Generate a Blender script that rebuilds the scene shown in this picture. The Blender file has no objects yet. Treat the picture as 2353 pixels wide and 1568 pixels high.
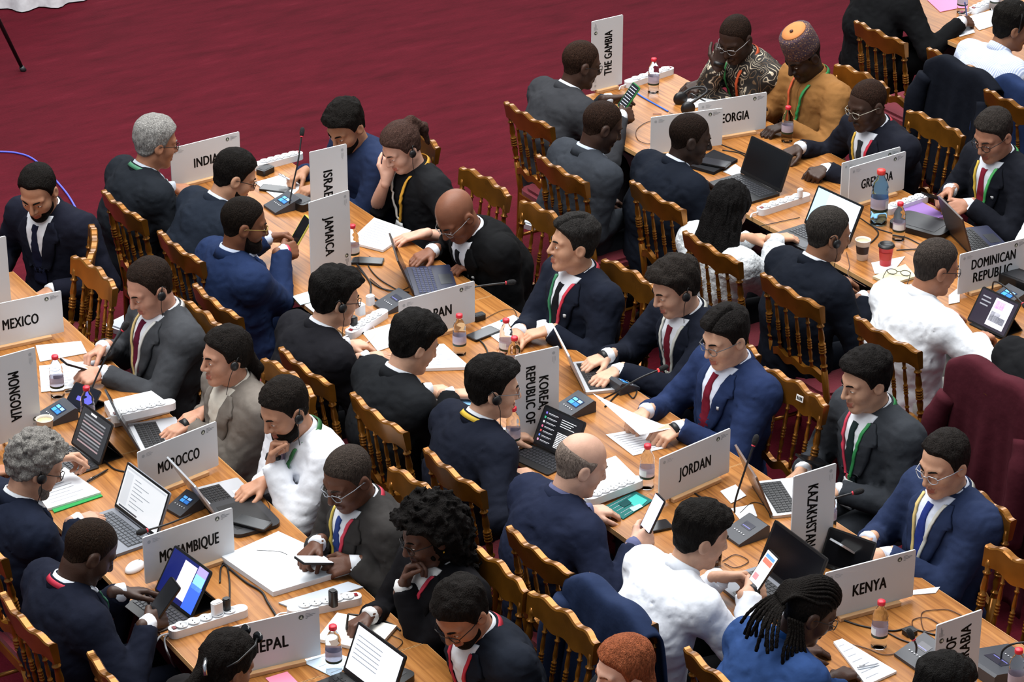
import bpy, bmesh, math, random
import numpy as np
from mathutils import Vector, Matrix, Quaternion
random.seed(7); rng = np.random.default_rng(7)
scene = bpy.context.scene
COL = scene.collection
R = math.radians

# ------------------------------------------------------------------ camera
# world: x = across the tables, y = along the tables (away from the gallery), z up; table tops at 0.75
FPX, PITCH, HEAD, CAMZ = 6800.0, R(26), R(57), 6.75
CXP, CYP = 1176.5, 784.0
FWD = Vector((math.cos(HEAD)*math.cos(PITCH), math.sin(HEAD)*math.cos(PITCH), -math.sin(PITCH)))
RGT = Vector((math.sin(HEAD), -math.cos(HEAD), 0))
UPV = RGT.cross(FWD)
cam_d = bpy.data.cameras.new('camera'); cam = bpy.data.objects.new('camera', cam_d); COL.objects.link(cam)
cam.location = (0, 0, CAMZ); cam.rotation_euler = FWD.to_track_quat('-Z', 'Y').to_euler()
cam_d.sensor_fit = 'HORIZONTAL'; cam_d.sensor_width = 36; cam_d.lens = 36*FPX/2353
cam_d.clip_end = 200
scene.camera = cam
TZ = 0.75
def at(x, y, z=TZ):
    d = FWD + RGT*((x-CXP)/FPX) - UPV*((y-CYP)/FPX)
    t = (z-CAMZ)/d.z
    return Vector((d.x*t, d.y*t, z))

# ------------------------------------------------------------------ world and ceiling lights
w = bpy.data.worlds.new('hall'); scene.world = w; w.use_nodes = True
w.node_tree.nodes['Background'].inputs[0].default_value = (0.80, 0.90, 1.0, 1)
w.node_tree.nodes['Background'].inputs[1].default_value = 0.40
def area(name, loc, target, size, power, col=(1, .985, .96)):
    l = bpy.data.lights.new(name, 'AREA'); l.shape = 'RECTANGLE'; l.size, l.size_y = size; l.energy = power; l.color = col
    o = bpy.data.objects.new(name, l); COL.objects.link(o); o.location = loc
    o.rotation_euler = (Vector(target)-Vector(loc)).to_track_quat('-Z', 'Y').to_euler()
    return o
area('ceiling_light_bank', (8.0, 12.0, 10.8), (7.4, 10.8, 0), (11, 9), 2500)
area('ceiling_light_bank', (1.0, 9.0, 10.5), (6.0, 10.0, 0), (4, 8), 700)
area('far_window_light', (19.5, 31, 12.5), (7.0, 10.5, 1), (18, 9), 2600, (.95, .98, 1))
scene.view_settings.view_transform = 'Standard'; scene.view_settings.look = 'None'
scene.view_settings.exposure = -0.04; scene.view_settings.gamma = 1.0; scene.view_settings.use_curve_mapping = False

# ------------------------------------------------------------------ materials
def lin(h):
    if not isinstance(h, str): return tuple(h)
    h = h.lstrip('#'); c = [int(h[i:i+2], 16)/255 for i in (0, 2, 4)]
    return tuple(v/12.92 if v <= .04045 else ((v+.055)/1.055)**2.4 for v in c)
MATS = {}
def mat(key, col, rough=.5, metal=0., spec=.5, bump=None, var=None, trans=0., ior=1.45, sheen=0., emit=None, stretch=None, coat=0.):
    """Principled material; bump=(scale,strength), var=(scale,amount): noise in object space."""
    if key in MATS: return MATS[key]
    m = bpy.data.materials.new(key); m.use_nodes = True; nt = m.node_tree; b = nt.nodes['Principled BSDF']
    c = lin(col)
    b.inputs['Base Color'].default_value = (*c, 1); b.inputs['Roughness'].default_value = rough
    b.inputs['Metallic'].default_value = metal; b.inputs['Specular IOR Level'].default_value = spec
    b.inputs['Transmission Weight'].default_value = trans; b.inputs['IOR'].default_value = ior
    b.inputs['Sheen Weight'].default_value = sheen; b.inputs['Coat Weight'].default_value = coat
    if emit: b.inputs['Emission Color'].default_value = (*lin(emit[0]), 1); b.inputs['Emission Strength'].default_value = emit[1]
    if bump or var:
        tc = nt.nodes.new('ShaderNodeTexCoord'); mp = nt.nodes.new('ShaderNodeMapping')
        nt.links.new(tc.outputs['Object'], mp.inputs[0])
        if stretch: mp.inputs['Scale'].default_value = stretch
    if var:
        n = nt.nodes.new('ShaderNodeTexNoise'); n.inputs['Scale'].default_value = var[0]; n.inputs['Detail'].default_value = 4
        nt.links.new(mp.outputs[0], n.inputs['Vector'])
        mr = nt.nodes.new('ShaderNodeMapRange'); mr.inputs[1].default_value = .3; mr.inputs[2].default_value = .7
        mr.inputs[3].default_value = 1-var[1]; mr.inputs[4].default_value = 1+var[1]
        nt.links.new(n.outputs[0], mr.inputs[0])
        mx = nt.nodes.new('ShaderNodeMix'); mx.data_type = 'RGBA'; mx.blend_type = 'MULTIPLY'; mx.inputs[0].default_value = 1
        mx.inputs[6].default_value = (*c, 1); nt.links.new(mr.outputs[0], mx.inputs[7]); nt.links.new(mx.outputs[2], b.inputs['Base Color'])
    if bump:
        n = nt.nodes.new('ShaderNodeTexNoise'); n.inputs['Scale'].default_value = bump[0]; n.inputs['Detail'].default_value = 3
        nt.links.new(mp.outputs[0], n.inputs['Vector'])
        bp = nt.nodes.new('ShaderNodeBump'); bp.inputs['Strength'].default_value = bump[1]; bp.inputs['Distance'].default_value = .01
        nt.links.new(n.outputs[0], bp.inputs['Height']); nt.links.new(bp.outputs[0], b.inputs['Normal'])
    MATS[key] = m; return m
def suit(hexc):
    c = lin(hexc); g = sum(c)/3; d = [(.8*v+.2*g)*.66 for v in c]
    return mat('suit_'+hexc, d, .9, spec=.12, bump=(14, .5), var=(25, .08))
def fabric(hexc, light=False): return mat('fabric_'+hexc, hexc, .88, spec=.15, bump=(14, .5), var=(25, .06))
def skin_m(hexc): return mat('skin_'+hexc, hexc, .5, spec=.4, bump=(180, .08), var=(22, .09))
def hair_m(hexc): return mat('hair_'+hexc, hexc, .65, spec=.1, bump=(260, .9), var=(140, .45), stretch=(1, 1, .3))
def plastic(hexc, r=.35): return mat('plastic_%s_%d' % (hexc, int(r*100)), hexc, r)
def paper(hexc='eef0f4'): return mat('paper_'+hexc, hexc, .8, spec=.2)

def ramp_node(nt, src, stops):
    r = nt.nodes.new('ShaderNodeValToRGB'); e = r.color_ramp.elements
    while len(e) < len(stops): e.new(.5)
    for el, (p, c) in zip(e, stops): el.position = p; el.color = (*lin(c), 1)
    nt.links.new(src, r.inputs[0]); return r
def wood_table():
    m = bpy.data.materials.new('laminate_wood'); m.use_nodes = True; nt = m.node_tree; b = nt.nodes['Principled BSDF']; L = nt.links
    tc = nt.nodes.new('ShaderNodeTexCoord'); mp = nt.nodes.new('ShaderNodeMapping'); mp.inputs['Scale'].default_value = (34, 1.0, 10)
    L.new(tc.outputs['Object'], mp.inputs[0])
    n = nt.nodes.new('ShaderNodeTexNoise'); n.inputs['Scale'].default_value = 1.6; n.inputs['Detail'].default_value = 6; n.inputs['Roughness'].default_value = .62; n.inputs['Distortion'].default_value = .5
    L.new(mp.outputs[0], n.inputs['Vector'])
    r = ramp_node(nt, n.outputs[0], [(.25, '5f3414'), (.42, '8f5a28'), (.55, 'a16a33'), (.75, 'b67f44')])
    # narrow staves, each with its own tone
    sx = nt.nodes.new('ShaderNodeSeparateXYZ'); L.new(tc.outputs['Object'], sx.inputs[0])
    mu = nt.nodes.new('ShaderNodeMath'); mu.operation = 'MULTIPLY'; mu.inputs[1].default_value = 16; L.new(sx.outputs[0], mu.inputs[0])
    fl = nt.nodes.new('ShaderNodeMath'); fl.operation = 'FLOOR'; L.new(mu.outputs[0], fl.inputs[0])
    my = nt.nodes.new('ShaderNodeMath'); my.operation = 'MULTIPLY_ADD'; my.inputs[1].default_value = 2.4; L.new(sx.outputs[1], my.inputs[0]); L.new(fl.outputs[0], my.inputs[2])
    fy = nt.nodes.new('ShaderNodeMath'); fy.operation = 'FLOOR'; L.new(my.outputs[0], fy.inputs[0])
    cb = nt.nodes.new('ShaderNodeCombineXYZ'); L.new(fl.outputs[0], cb.inputs[0]); L.new(fy.outputs[0], cb.inputs[1])
    wn = nt.nodes.new('ShaderNodeTexWhiteNoise'); L.new(cb.outputs[0], wn.inputs[0])
    mr = nt.nodes.new('ShaderNodeMapRange'); mr.inputs[3].default_value = .88; mr.inputs[4].default_value = 1.08; L.new(wn.outputs[0], mr.inputs[0])
    mx = nt.nodes.new('ShaderNodeMix'); mx.data_type = 'RGBA'; mx.blend_type = 'MULTIPLY'; mx.inputs[0].default_value = 1
    L.new(r.outputs[0], mx.inputs[6]); L.new(mr.outputs[0], mx.inputs[7]); L.new(mx.outputs[2], b.inputs['Base Color'])
    b.inputs['Roughness'].default_value = .38; b.inputs['Specular IOR Level'].default_value = .35
    return m
def carpet():
    m = bpy.data.materials.new('red_carpet'); m.use_nodes = True; nt = m.node_tree; b = nt.nodes['Principled BSDF']; L = nt.links
    tc = nt.nodes.new('ShaderNodeTexCoord'); mp = nt.nodes.new('ShaderNodeMapping'); mp.inputs['Rotation'].default_value = (0, 0, R(-33)); mp.inputs['Scale'].default_value = (1.0, 3.6, 1)
    L.new(tc.outputs['Object'], mp.inputs[0])
    n = nt.nodes.new('ShaderNodeTexNoise'); n.inputs['Scale'].default_value = 2.2; n.inputs['Detail'].default_value = 8; n.inputs['Roughness'].default_value = .68
    L.new(mp.outputs[0], n.inputs['Vector'])
    r = ramp_node(nt, n.outputs[0], [(.25, '3d0a13'), (.45, '4c0e1a'), (.6, '53101d'), (.8, '621a27')])
    n2 = nt.nodes.new('ShaderNodeTexNoise'); n2.inputs['Scale'].default_value = 90; n2.inputs['Detail'].default_value = 2; L.new(tc.outputs['Object'], n2.inputs['Vector'])
    mr = nt.nodes.new('ShaderNodeMapRange'); mr.inputs[3].default_value = .8; mr.inputs[4].default_value = 1.2; L.new(n2.outputs[0], mr.inputs[0])
    mx = nt.nodes.new('ShaderNodeMix'); mx.data_type = 'RGBA'; mx.blend_type = 'MULTIPLY'; mx.inputs[0].default_value = 1
    L.new(r.outputs[0], mx.inputs[6]); L.new(mr.outputs[0], mx.inputs[7]); L.new(mx.outputs[2], b.inputs['Base Color'])
    b.inputs['Roughness'].default_value = .95; b.inputs['Specular IOR Level'].default_value = .1; b.inputs['Sheen Weight'].default_value = .0
    bp = nt.nodes.new('ShaderNodeBump'); bp.inputs['Strength'].default_value = .4; bp.inputs['Distance'].default_value = .01; L.new(n2.outputs[0], bp.inputs['Height']); L.new(bp.outputs[0], b.inputs['Normal'])
    return m
GOLD = mat('gilded_wood', '86551a', .24, metal=.6, spec=.5, var=(8, .3), coat=.12)
SEAT = mat('burgundy_velvet', '6a1626', .8, sheen=.1, bump=(120, .3))
BLACK = plastic('141416', .4); DARK = plastic('26272b', .45); WHITE = plastic('e4e6ea', .4); GREY = plastic('55585e', .4)
SILVER = mat('aluminium', 'c3c6cc', .35, metal=.5); CHROME = mat('chrome', 'c0c2c6', .15, metal=1)
GLASSY = mat('dark_glass', '0a0b0e', .08, spec=.6)
PET = mat('clear_plastic', 'eef4fa', .04, trans=1., ior=1.13)
PETB = mat('blue_clear_plastic', '8cc4f0', .04, trans=1., ior=1.15)
REDCAP = plastic('d62a3c', .35)
LIGHTWOOD = mat('pale_wood', 'cda274', .5, var=(20, .12), stretch=(1, 8, 1))
SIGNW = mat('foam_board', 'cfd1d4', .6, spec=.3); INK = mat('black_ink', '0a0a0b', .7); GREYINK = mat('grey_ink', '7d8288', .7)

# ------------------------------------------------------------------ object helpers
def link(o, parent=None):
    COL.objects.link(o)
    if parent is not None: o.parent = parent
    return o
def tag(o, label, cat, group=None, kind=None):
    o['label'] = label
    if cat: o['category'] = cat
    if group: o['group'] = group
    if kind: o['kind'] = kind
    return o
def thing(name, label, cat, loc=(0, 0, 0), rz=0., group=None):
    o = bpy.data.objects.new(name, None); o.empty_display_size = .1; COL.objects.link(o)
    o.location = loc; o.rotation_euler = (0, 0, rz); return tag(o, label, cat, group)
def from_bm(name, bm, m, parent=None, smooth=False):
    me = bpy.data.meshes.new(name); bm.to_mesh(me); bm.free()
    for x in (m if isinstance(m, (list, tuple)) else [m]): me.materials.append(x)
    if smooth: me.polygons.foreach_set('use_smooth', [True]*len(me.polygons))
    return link(bpy.data.objects.new(name, me), parent)
def from_np(name, V, F, m, parent=None, smooth=True, midx=None):
    """V (n,3) array, F list/array of faces."""
    me = bpy.data.meshes.new(name)
    if isinstance(F, np.ndarray):
        k = F.shape[1]; me.vertices.add(len(V)); me.vertices.foreach_set('co', np.asarray(V, np.float32).ravel())
        me.loops.add(F.size); me.loops.foreach_set('vertex_index', F.astype(np.int32).ravel())
        me.polygons.add(len(F)); me.polygons.foreach_set('loop_start', np.arange(0, F.size, k, dtype=np.int32))
        me.update(calc_edges=True); me.validate()
    else:
        me.from_pydata([tuple(v) for v in V], [], F)
    for x in (m if isinstance(m, (list, tuple)) else [m]): me.materials.append(x)
    if midx is not None and len(me.polygons) == len(midx): me.polygons.foreach_set('material_index', np.asarray(midx, np.int32))
    if smooth: me.polygons.foreach_set('use_smooth', np.ones(len(me.polygons), bool))
    return link(bpy.data.objects.new(name, me), parent)
def bbox(bm, c, s, M=None, bev=0., seg=2):
    r = bmesh.ops.create_cube(bm, size=1)['verts']
    bmesh.ops.scale(bm, vec=s, verts=r)
    if bev:
        es = list({e for v in r for e in v.link_edges})
        r2 = bmesh.ops.bevel(bm, geom=es, offset=bev, segments=seg, affect='EDGES', profile=.5)
        r = list({v for f in r2['faces'] for v in f.verts} | {v for v in r if v.is_valid})
    bmesh.ops.translate(bm, vec=c, verts=r)
    if M is not None: bmesh.ops.transform(bm, matrix=M, verts=r)
    return r
def box(name, c, s, m, parent=None, bev=0., M=None, seg=2):
    bm = bmesh.new(); bbox(bm, c, s, M, bev, seg); return from_bm(name, bm, m, parent)
def rounded_slab(bm, cx, cy, z0, z1, lx, ly, r, n=5, M=None):
    pts = []
    for sx, sy, a0 in ((1, 1, 0), (-1, 1, 90), (-1, -1, 180), (1, -1, 270)):
        for i in range(n+1):
            a = R(a0+90*i/n); pts.append((cx+sx*(lx/2-r)+r*math.cos(a), cy+sy*(ly/2-r)+r*math.sin(a)))
    b = [bm.verts.new((x, y, z0)) for x, y in pts]; t = [bm.verts.new((x, y, z1)) for x, y in pts]; k = len(pts)
    bm.faces.new(b[::-1]); bm.faces.new(t)
    for i in range(k): bm.faces.new((b[i], b[(i+1) % k], t[(i+1) % k], t[i]))
    if M is not None: bmesh.ops.transform(bm, matrix=M, verts=b+t)
    return b+t
def slab(name, lx, ly, z0, z1, r, m, parent=None, cx=0, cy=0, M=None):
    bm = bmesh.new(); rounded_slab(bm, cx, cy, z0, z1, lx, ly, r, 5, M); return from_bm(name, bm, m, parent)
def lathe(bm, prof, n=14, M=None, cap=True):
    rings = [[bm.verts.new((r*math.cos(2*math.pi*i/n), r*math.sin(2*math.pi*i/n), z)) for i in range(n)] for r, z in prof]
    for a, b in zip(rings, rings[1:]):
        for i in range(n): bm.faces.new((a[i], a[(i+1) % n], b[(i+1) % n], b[i]))
    if cap: bm.faces.new(rings[0][::-1]); bm.faces.new(rings[-1])
    vs = [v for r_ in rings for v in r_]
    if M is not None: bmesh.ops.transform(bm, matrix=M, verts=vs)
    return vs
def spline(pts, n=6):
    P = [Vector(p) for p in pts]
    if len(P) < 3: return P
    P = [2*P[0]-P[1]]+P+[2*P[-1]-P[-2]]; out = []
    for i in range(1, len(P)-2):
        for k in range(n):
            t = k/n; a, b, c, d = P[i-1:i+3]
            out.append(.5*((2*b)+(c-a)*t+(2*a-5*b+4*c-d)*t*t+(3*b-a-3*c+d)*t**3))
    out.append(P[-2]); return out
def tube_np(pts, rad, n=8, squash=None):
    """tapered tube through pts; rad scalar or list; returns V,F (quads) with closed ends."""
    P = [Vector(p) for p in pts]; k = len(P)
    rad = [rad]*k if not hasattr(rad, '__len__') else rad
    V = []; F = []; up = Vector((0, 0, 1)); pn = None
    for i, p in enumerate(P):
        t = (P[min(i+1, k-1)]-P[max(i-1, 0)])
        t = t.normalized() if t.length > 1e-9 else Vector((1, 0, 0))
        if pn is None:
            a = up if abs(t.z) < .95 else Vector((0, 1, 0)); pn = (a-t*a.dot(t)).normalized()
        else:
            pn = pn-t*pn.dot(t); pn = pn.normalized() if pn.length > 1e-6 else t.orthogonal().normalized()
        b = t.cross(pn)
        for j in range(n):
            a = 2*math.pi*j/n; V.append(p+(pn*math.cos(a)*(squash or 1)+b*math.sin(a))*rad[i])
    for i in range(k-1):
        for j in range(n): F.append((i*n+j, i*n+(j+1) % n, (i+1)*n+(j+1) % n, (i+1)*n+j))
    F.append(tuple(range(n))[::-1]); F.append(tuple((k-1)*n+j for j in range(n)))
    return V, F
def tube(name, pts, rad, m, parent=None, n=8, squash=None):
    V, F = tube_np(pts, rad, n, squash); return from_np(name, V, F, m, parent)
def ellips_np(c, r, n=12, m=8):
    V = []; F = []
    for i in range(m+1):
        th = math.pi*i/m
        for j in range(n):
            a = 2*math.pi*j/n; V.append((c[0]+r[0]*math.sin(th)*math.cos(a), c[1]+r[1]*math.sin(th)*math.sin(a), c[2]+r[2]*math.cos(th)))
    for i in range(m):
        for j in range(n): F.append((i*n+j, (i+1)*n+j, (i+1)*n+(j+1) % n, i*n+(j+1) % n))
    return V, F
def merge(parts):
    V = []; F = []; I = []
    for it in parts:
        v, f = it[0], it[1]; mi = it[2] if len(it) > 2 else 0
        o = len(V); V += [tuple(x) for x in v]; F += [tuple(int(i)+o for i in q) for q in f]; I += [mi]*len(f)
    return V, F, I
def children(o): return [c for c in bpy.data.objects if c.parent == o]
def copy_tree(o, kids=None, parent=None):
    c = o.copy(); COL.objects.link(c); c.parent = parent
    for ch in KIDS.get(o.name, []): copy_tree(ch, None, c)
    return c
KIDS = {}
def index_kids(root):
    ks = children(root); KIDS[root.name] = ks
    for k in ks: index_kids(k)
TEXTC = {}
def text_mesh(s):
    """outline of a word as flat polygons, from the built-in font, unit-normalised to its own box"""
    if s in TEXTC: return TEXTC[s]
    cu = bpy.data.curves.new('t', 'FONT'); cu.body = s; cu.offset = .0; cu.size = 1; cu.space_character = 1.06; cu.resolution_u = 3
    o = bpy.data.objects.new('t', cu); COL.objects.link(o)
    dg = bpy.context.evaluated_depsgraph_get(); me = o.evaluated_get(dg).to_mesh()
    V = np.array([v.co[:] for v in me.vertices]); F = [tuple(p.vertices) for p in me.polygons]
    o.evaluated_get(dg).to_mesh_clear(); bpy.data.objects.remove(o); bpy.data.curves.remove(cu)
    lo = V.min(0); hi = V.max(0)
    if s in ('JORDAN',): pass
    V[:, 0] = (V[:, 0]-lo[0])/(hi[0]-lo[0]); V[:, 1] = (V[:, 1]-max(lo[1], -.02))/.72
    TEXTC[s] = (V, F); return TEXTC[s]
# ------------------------------------------------------------------ the setting
floor = box('floor', (9, 14, -.05), (40, 44, .1), carpet()); floor['kind'] = 'structure'; floor['label'] = 'worn burgundy red carpet of the hall'
WALLM = mat('plaster', 'b9ab98', .9, var=(3, .05))
for nm, c_, s_, lb in (('wall_back', (9, 36, 6), (40, .3, 12), 'plain far wall of the hall, out of view'), ('wall_right', (29, 14, 6), (.3, 44, 12), 'plain right wall of the hall, out of view')):
    wl = box(nm, c_, s_, WALLM); wl['kind'] = 'structure'; wl['label'] = lb
WOOD = wood_table(); TEDGE = mat('table_edge_band', 'c79a66', .5); SKIRT = mat('dark_table_frame', '17181b', .6)
def table(label, x0, x1, y0, y1, rot=0.):
    """one folding conference table: top, edge band, modesty board and four legs"""
    cx, cy = (x0+x1)/2, (y0+y1)/2
    t = thing('conference_table', label, 'table', (cx, cy, 0), R(rot), 'long rows of conference tables')
    lx, ly = (x1-x0), (y1-y0)-.004
    box('tabletop', (0, 0, TZ-.0125), (lx-.004, ly-.004, .025), WOOD, t)
    bm = bmesh.new()
    for c, s in (((lx/2-.001, 0, TZ-.0125), (.003, ly, .024)), ((-lx/2+.001, 0, TZ-.0125), (.003, ly, .024)), ((0, ly/2-.001, TZ-.0125), (lx, .003, .024)), ((0, -ly/2+.001, TZ-.0125), (lx, .003, .024))): bbox(bm, c, s)
    from_bm('edge_band', bm, TEDGE, t)
    box('modesty_board', (0, 0, .53), (.02, ly-.2, .38), SKIRT, t)
    box('apron', (0, 0, .705), (lx-.08, ly-.08, .04), SKIRT, t)
    for sx in (-1, 1):
        for sy in (-1, 1): tube('leg', [(sx*(lx/2-.08), sy*(ly/2-.1), .69), (sx*(lx/2-.08), sy*(ly/2-.1), 0)], .018, SKIRT, t, 10)
    return t
table('table under the wordless upright board and MEXICO board, at the left frame edge', 4.23, 5.06, 10.3, 12.3, -1.6)
table('table holding the MONGOLIA, MOROCCO and MOZAMBIQUE boards', 4.18, 5.01, 8.3, 10.3, -1.6)
table('table holding the NEPAL board, at the bottom left of the photo', 4.12, 4.96, 6.3, 8.3, -1.6)
table('table with the INDIA, ISRAEL and JAMAICA boards', 6.09, 6.895, 10.785, 12.785)
table('table with the JAPAN and KOREA boards', 6.09, 6.895, 8.785, 10.785)
table('table with the JORDAN, KAZAKHSTAN and KENYA boards', 6.09, 6.895, 6.785, 8.785)
table('table at the lower right corner under the sign ending in ARABIA', 6.09, 6.895, 4.785, 6.785)
table('table with THE GAMBIA and GEORGIA boards', 8.50, 9.362, 10.713, 12.72)
table('table with the GRENADA and DOMINICAN REPUBLIC boards', 8.50, 9.362, 8.89, 10.713)
table('table covered in pink and white papers at the top right corner', 11.02, 11.88, 11.2, 13.2)

# ------------------------------------------------------------------ chairs
def turned(L, r, thick=1.):
    """profile of a turned spindle of length L (list of r,z)"""
    p = [(r*.7, 0)]
    def beads(z, k, rr, w):
        for i in range(k):
            c = z+i*w; p.extend([(rr*.72, c-w*.5), (rr*1.12, c-w*.25), (rr*1.2, c), (rr*1.12, c+w*.25)])
        p.append((rr*.72, z+(k-.5)*w))
    p.append((r*.95, L*.06)); beads(L*.14, 1, r, L*.04); p += [(r*.8, L*.2), (r*1.05, L*.3)]; beads(L*.38, 4, r, L*.045)
    p += [(r*1.05, L*.62), (r*.8, L*.74)]; beads(L*.82, 1, r, L*.04); p += [(r*.95, L*.92), (r*.7, L)]
    return p
def make_chair():
    t = thing('banquet_chair', '', 'chair', (0, 0, 0))
    RK = math.tan(R(9))                                   # rake of the back
    bx = lambda z: -.175-(z-.46)*RK
    # crest rail: wavy board
    bm = bmesh.new(); n = 36; W2 = .222
    def top(u): return .960+.0085*math.cos(u*math.pi*3.0)-.010*u*u+.012*max(0, (abs(u)-.86)/.14)
    def bot(u): return .876-.020*math.cos(u*math.pi/2)+.008*math.cos(u*math.pi*3)
    ring = []
    for i in range(n+1):
        u = -1+2*i/n; y = u*W2; bend = .022*(1-u*u)
        zt, zb = top(u), min(bot(u), top(u)-.06)
        row = []
        for z, dx in ((zb, .012), (zt-.006, .017), (zt, .012), (zt, -.012), (zt-.006, -.017), (zb, -.012)): row.append(bm.verts.new((bx(z)-bend+dx, y, z)))
        ring.append(row)
    for a, b in zip(ring, ring[1:]):
        for j in range(6): bm.faces.new((a[j], b[j], b[(j+1) % 6], a[(j+1) % 6]))
    bm.faces.new(ring[0]); bm.faces.new(ring[-1][::-1])
    bmesh.ops.recalc_face_normals(bm, faces=bm.faces); from_bm('crest_rail', bm, GOLD, t)
    # lower wavy rail
    bm = bmesh.new(); ring = []
    for i in range(n+1):
        u = -1+2*i/n; y = u*.19; z = .585+.010*math.cos(u*math.pi*3); bend = .018*(1-u*u)
        ring.append([bm.verts.new((bx(z)-bend+dx, y, z+dz)) for dx, dz in ((.012, -.02), (.012, .016), (-.012, .016), (-.012, -.02))])
    for a, b in zip(ring, ring[1:]):
        for j in range(4): bm.faces.new((a[j], b[j], b[(j+1) % 4], a[(j+1) % 4]))
    bm.faces.new(ring[0]); bm.faces.new(ring[-1][::-1]); bmesh.ops.recalc_face_normals(bm, faces=bm.faces); from_bm('lower_rail', bm, GOLD, t)
    def rod(name, z0, z1, y, r, x0=None, x1=None, bend=0., nn=10):
        a = Vector((bx(z0)-bend, y, z0)); b = Vector((bx(z1)-bend, y, z1)); L = (b-a).length
        M = Matrix.Translation(a) @ (b-a).to_track_quat('Z', 'Y').to_matrix().to_4x4()
        bm = bmesh.new(); lathe(bm, turned(L, r), nn, M); return from_bm(name, bm, GOLD, t, True)
    for s in (-1, 1):
        rod('back_post', .60, .90, s*.198, .0155)
        tube('rear_leg', [(bx(.62), s*.198, .62), (bx(.46), s*.198, .46), (-.185, s*.198, .22), (-.21, s*.198, 0)], [.016, .017, .016, .012], GOLD, t, 8)
        for k in (.066,): pass
    for y in (-.118, -.04, .04, .118): rod('spindle', .598, .885, y, .0095, bend=.018*(1-(y/.2)**2), nn=8)
    for s in (-1, 1):
        bm = bmesh.new(); lathe(bm, [(r_*1.0, z) for r_, z in turned(.43, .017)], 10, Matrix.Translation((.175, s*.185, 0))); from_bm('front_leg', bm, GOLD, t, True)
    for s in (-1, 1): tube('stretcher', [(.175, s*.188, .2), (-.19, s*.198, .2)], .010, GOLD, t, 6)
    tube('stretcher', [(0, -.19, .2), (0, .19, .2)], .010, GOLD, t, 6)
    bm = bmesh.new(); rounded_slab(bm, 0, 0, .405, .445, .40, .42, .05); from_bm('seat_frame', bm, GOLD, t)
    bm = bmesh.new(); rounded_slab(bm, 0, 0, .445, .468, .385, .405, .06); rounded_slab(bm, 0, 0, .468, .482, .34, .36, .06); from_bm('cushion', bm, SEAT, t)
    index_kids(t); return t
PROTO = make_chair(); CHAIRS = []; CREST = []
def chair(px, yaw, label, z=1.0, dy=0.):
    """chair whose crest centre stands at photo point px (crest height z)"""
    c = PROTO if not CHAIRS else copy_tree(PROTO)
    p = at(px[0], px[1], z); off = Vector((-.265, 0, 0)); off.rotate(Quaternion((0, 0, 1), R(yaw)))
    c.scale = (1, 1, 1.045); c.location = (p.x-off.x, p.y-off.y, 0); c.rotation_euler = (0, 0, R(yaw)); c['label'] = label; c['category'] = 'chair'; c['group'] = 'gilded spindle-back chairs at the tables'
    CHAIRS.append(c); CREST.append((p.x, p.y, yaw)); return c
# ------------------------------------------------------------------ implicit surfaces (people)
f32 = np.float32
_T = rng.random((24, 24, 24)).astype(f32)
def vnoise(P, fr):
    q = P*fr; i = np.floor(q).astype(np.int32); f = (q-i).astype(f32); f = f*f*(3-2*f); i %= 24; j = (i+1) % 24
    x0, y0, z0 = i[:, 0], i[:, 1], i[:, 2]; x1, y1, z1 = j[:, 0], j[:, 1], j[:, 2]; fx, fy, fz = f[:, 0], f[:, 1], f[:, 2]
    a = _T[x0, y0, z0]*(1-fx)+_T[x1, y0, z0]*fx; b = _T[x0, y1, z0]*(1-fx)+_T[x1, y1, z0]*fx
    c = _T[x0, y0, z1]*(1-fx)+_T[x1, y0, z1]*fx; d = _T[x0, y1, z1]*(1-fx)+_T[x1, y1, z1]*fx
    return ((a*(1-fy)+b*fy)*(1-fz)+(c*(1-fy)+d*fy)*fz)-.5
def smin(a, b, k):
    h = np.clip(.5+.5*(b-a)/k, 0, 1); return b*(1-h)+a*h-k*h*(1-h)
def ssub(a, b, k): return -smin(-a, b, k)             # a minus b
def ell(P, c, r):
    q = P-np.array(c, f32); r = np.array(r, f32)
    k0 = np.sqrt(((q/r)**2).sum(1)); k1 = np.sqrt(((q/(r*r))**2).sum(1))+1e-6
    return k0*(k0-1)/k1
def cone(P, a, b, ra, rb, flat=False):
    a = np.array(a, f32); b = np.array(b, f32); ab = b-a; L2 = float(ab@ab)+1e-9
    t = ((P-a)@ab)/L2; tc = np.clip(t, 0, 1)
    d = np.sqrt((((P-a)-tc[:, None]*ab)**2).sum(1))-(ra+(rb-ra)*tc)
    if flat: d = np.maximum(d, (t-1)*math.sqrt(L2))
    return d
def sstep(a, b, x):
    t = np.clip((x-a)/(b-a), 0, 1); return t*t*(3-2*t)
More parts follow.
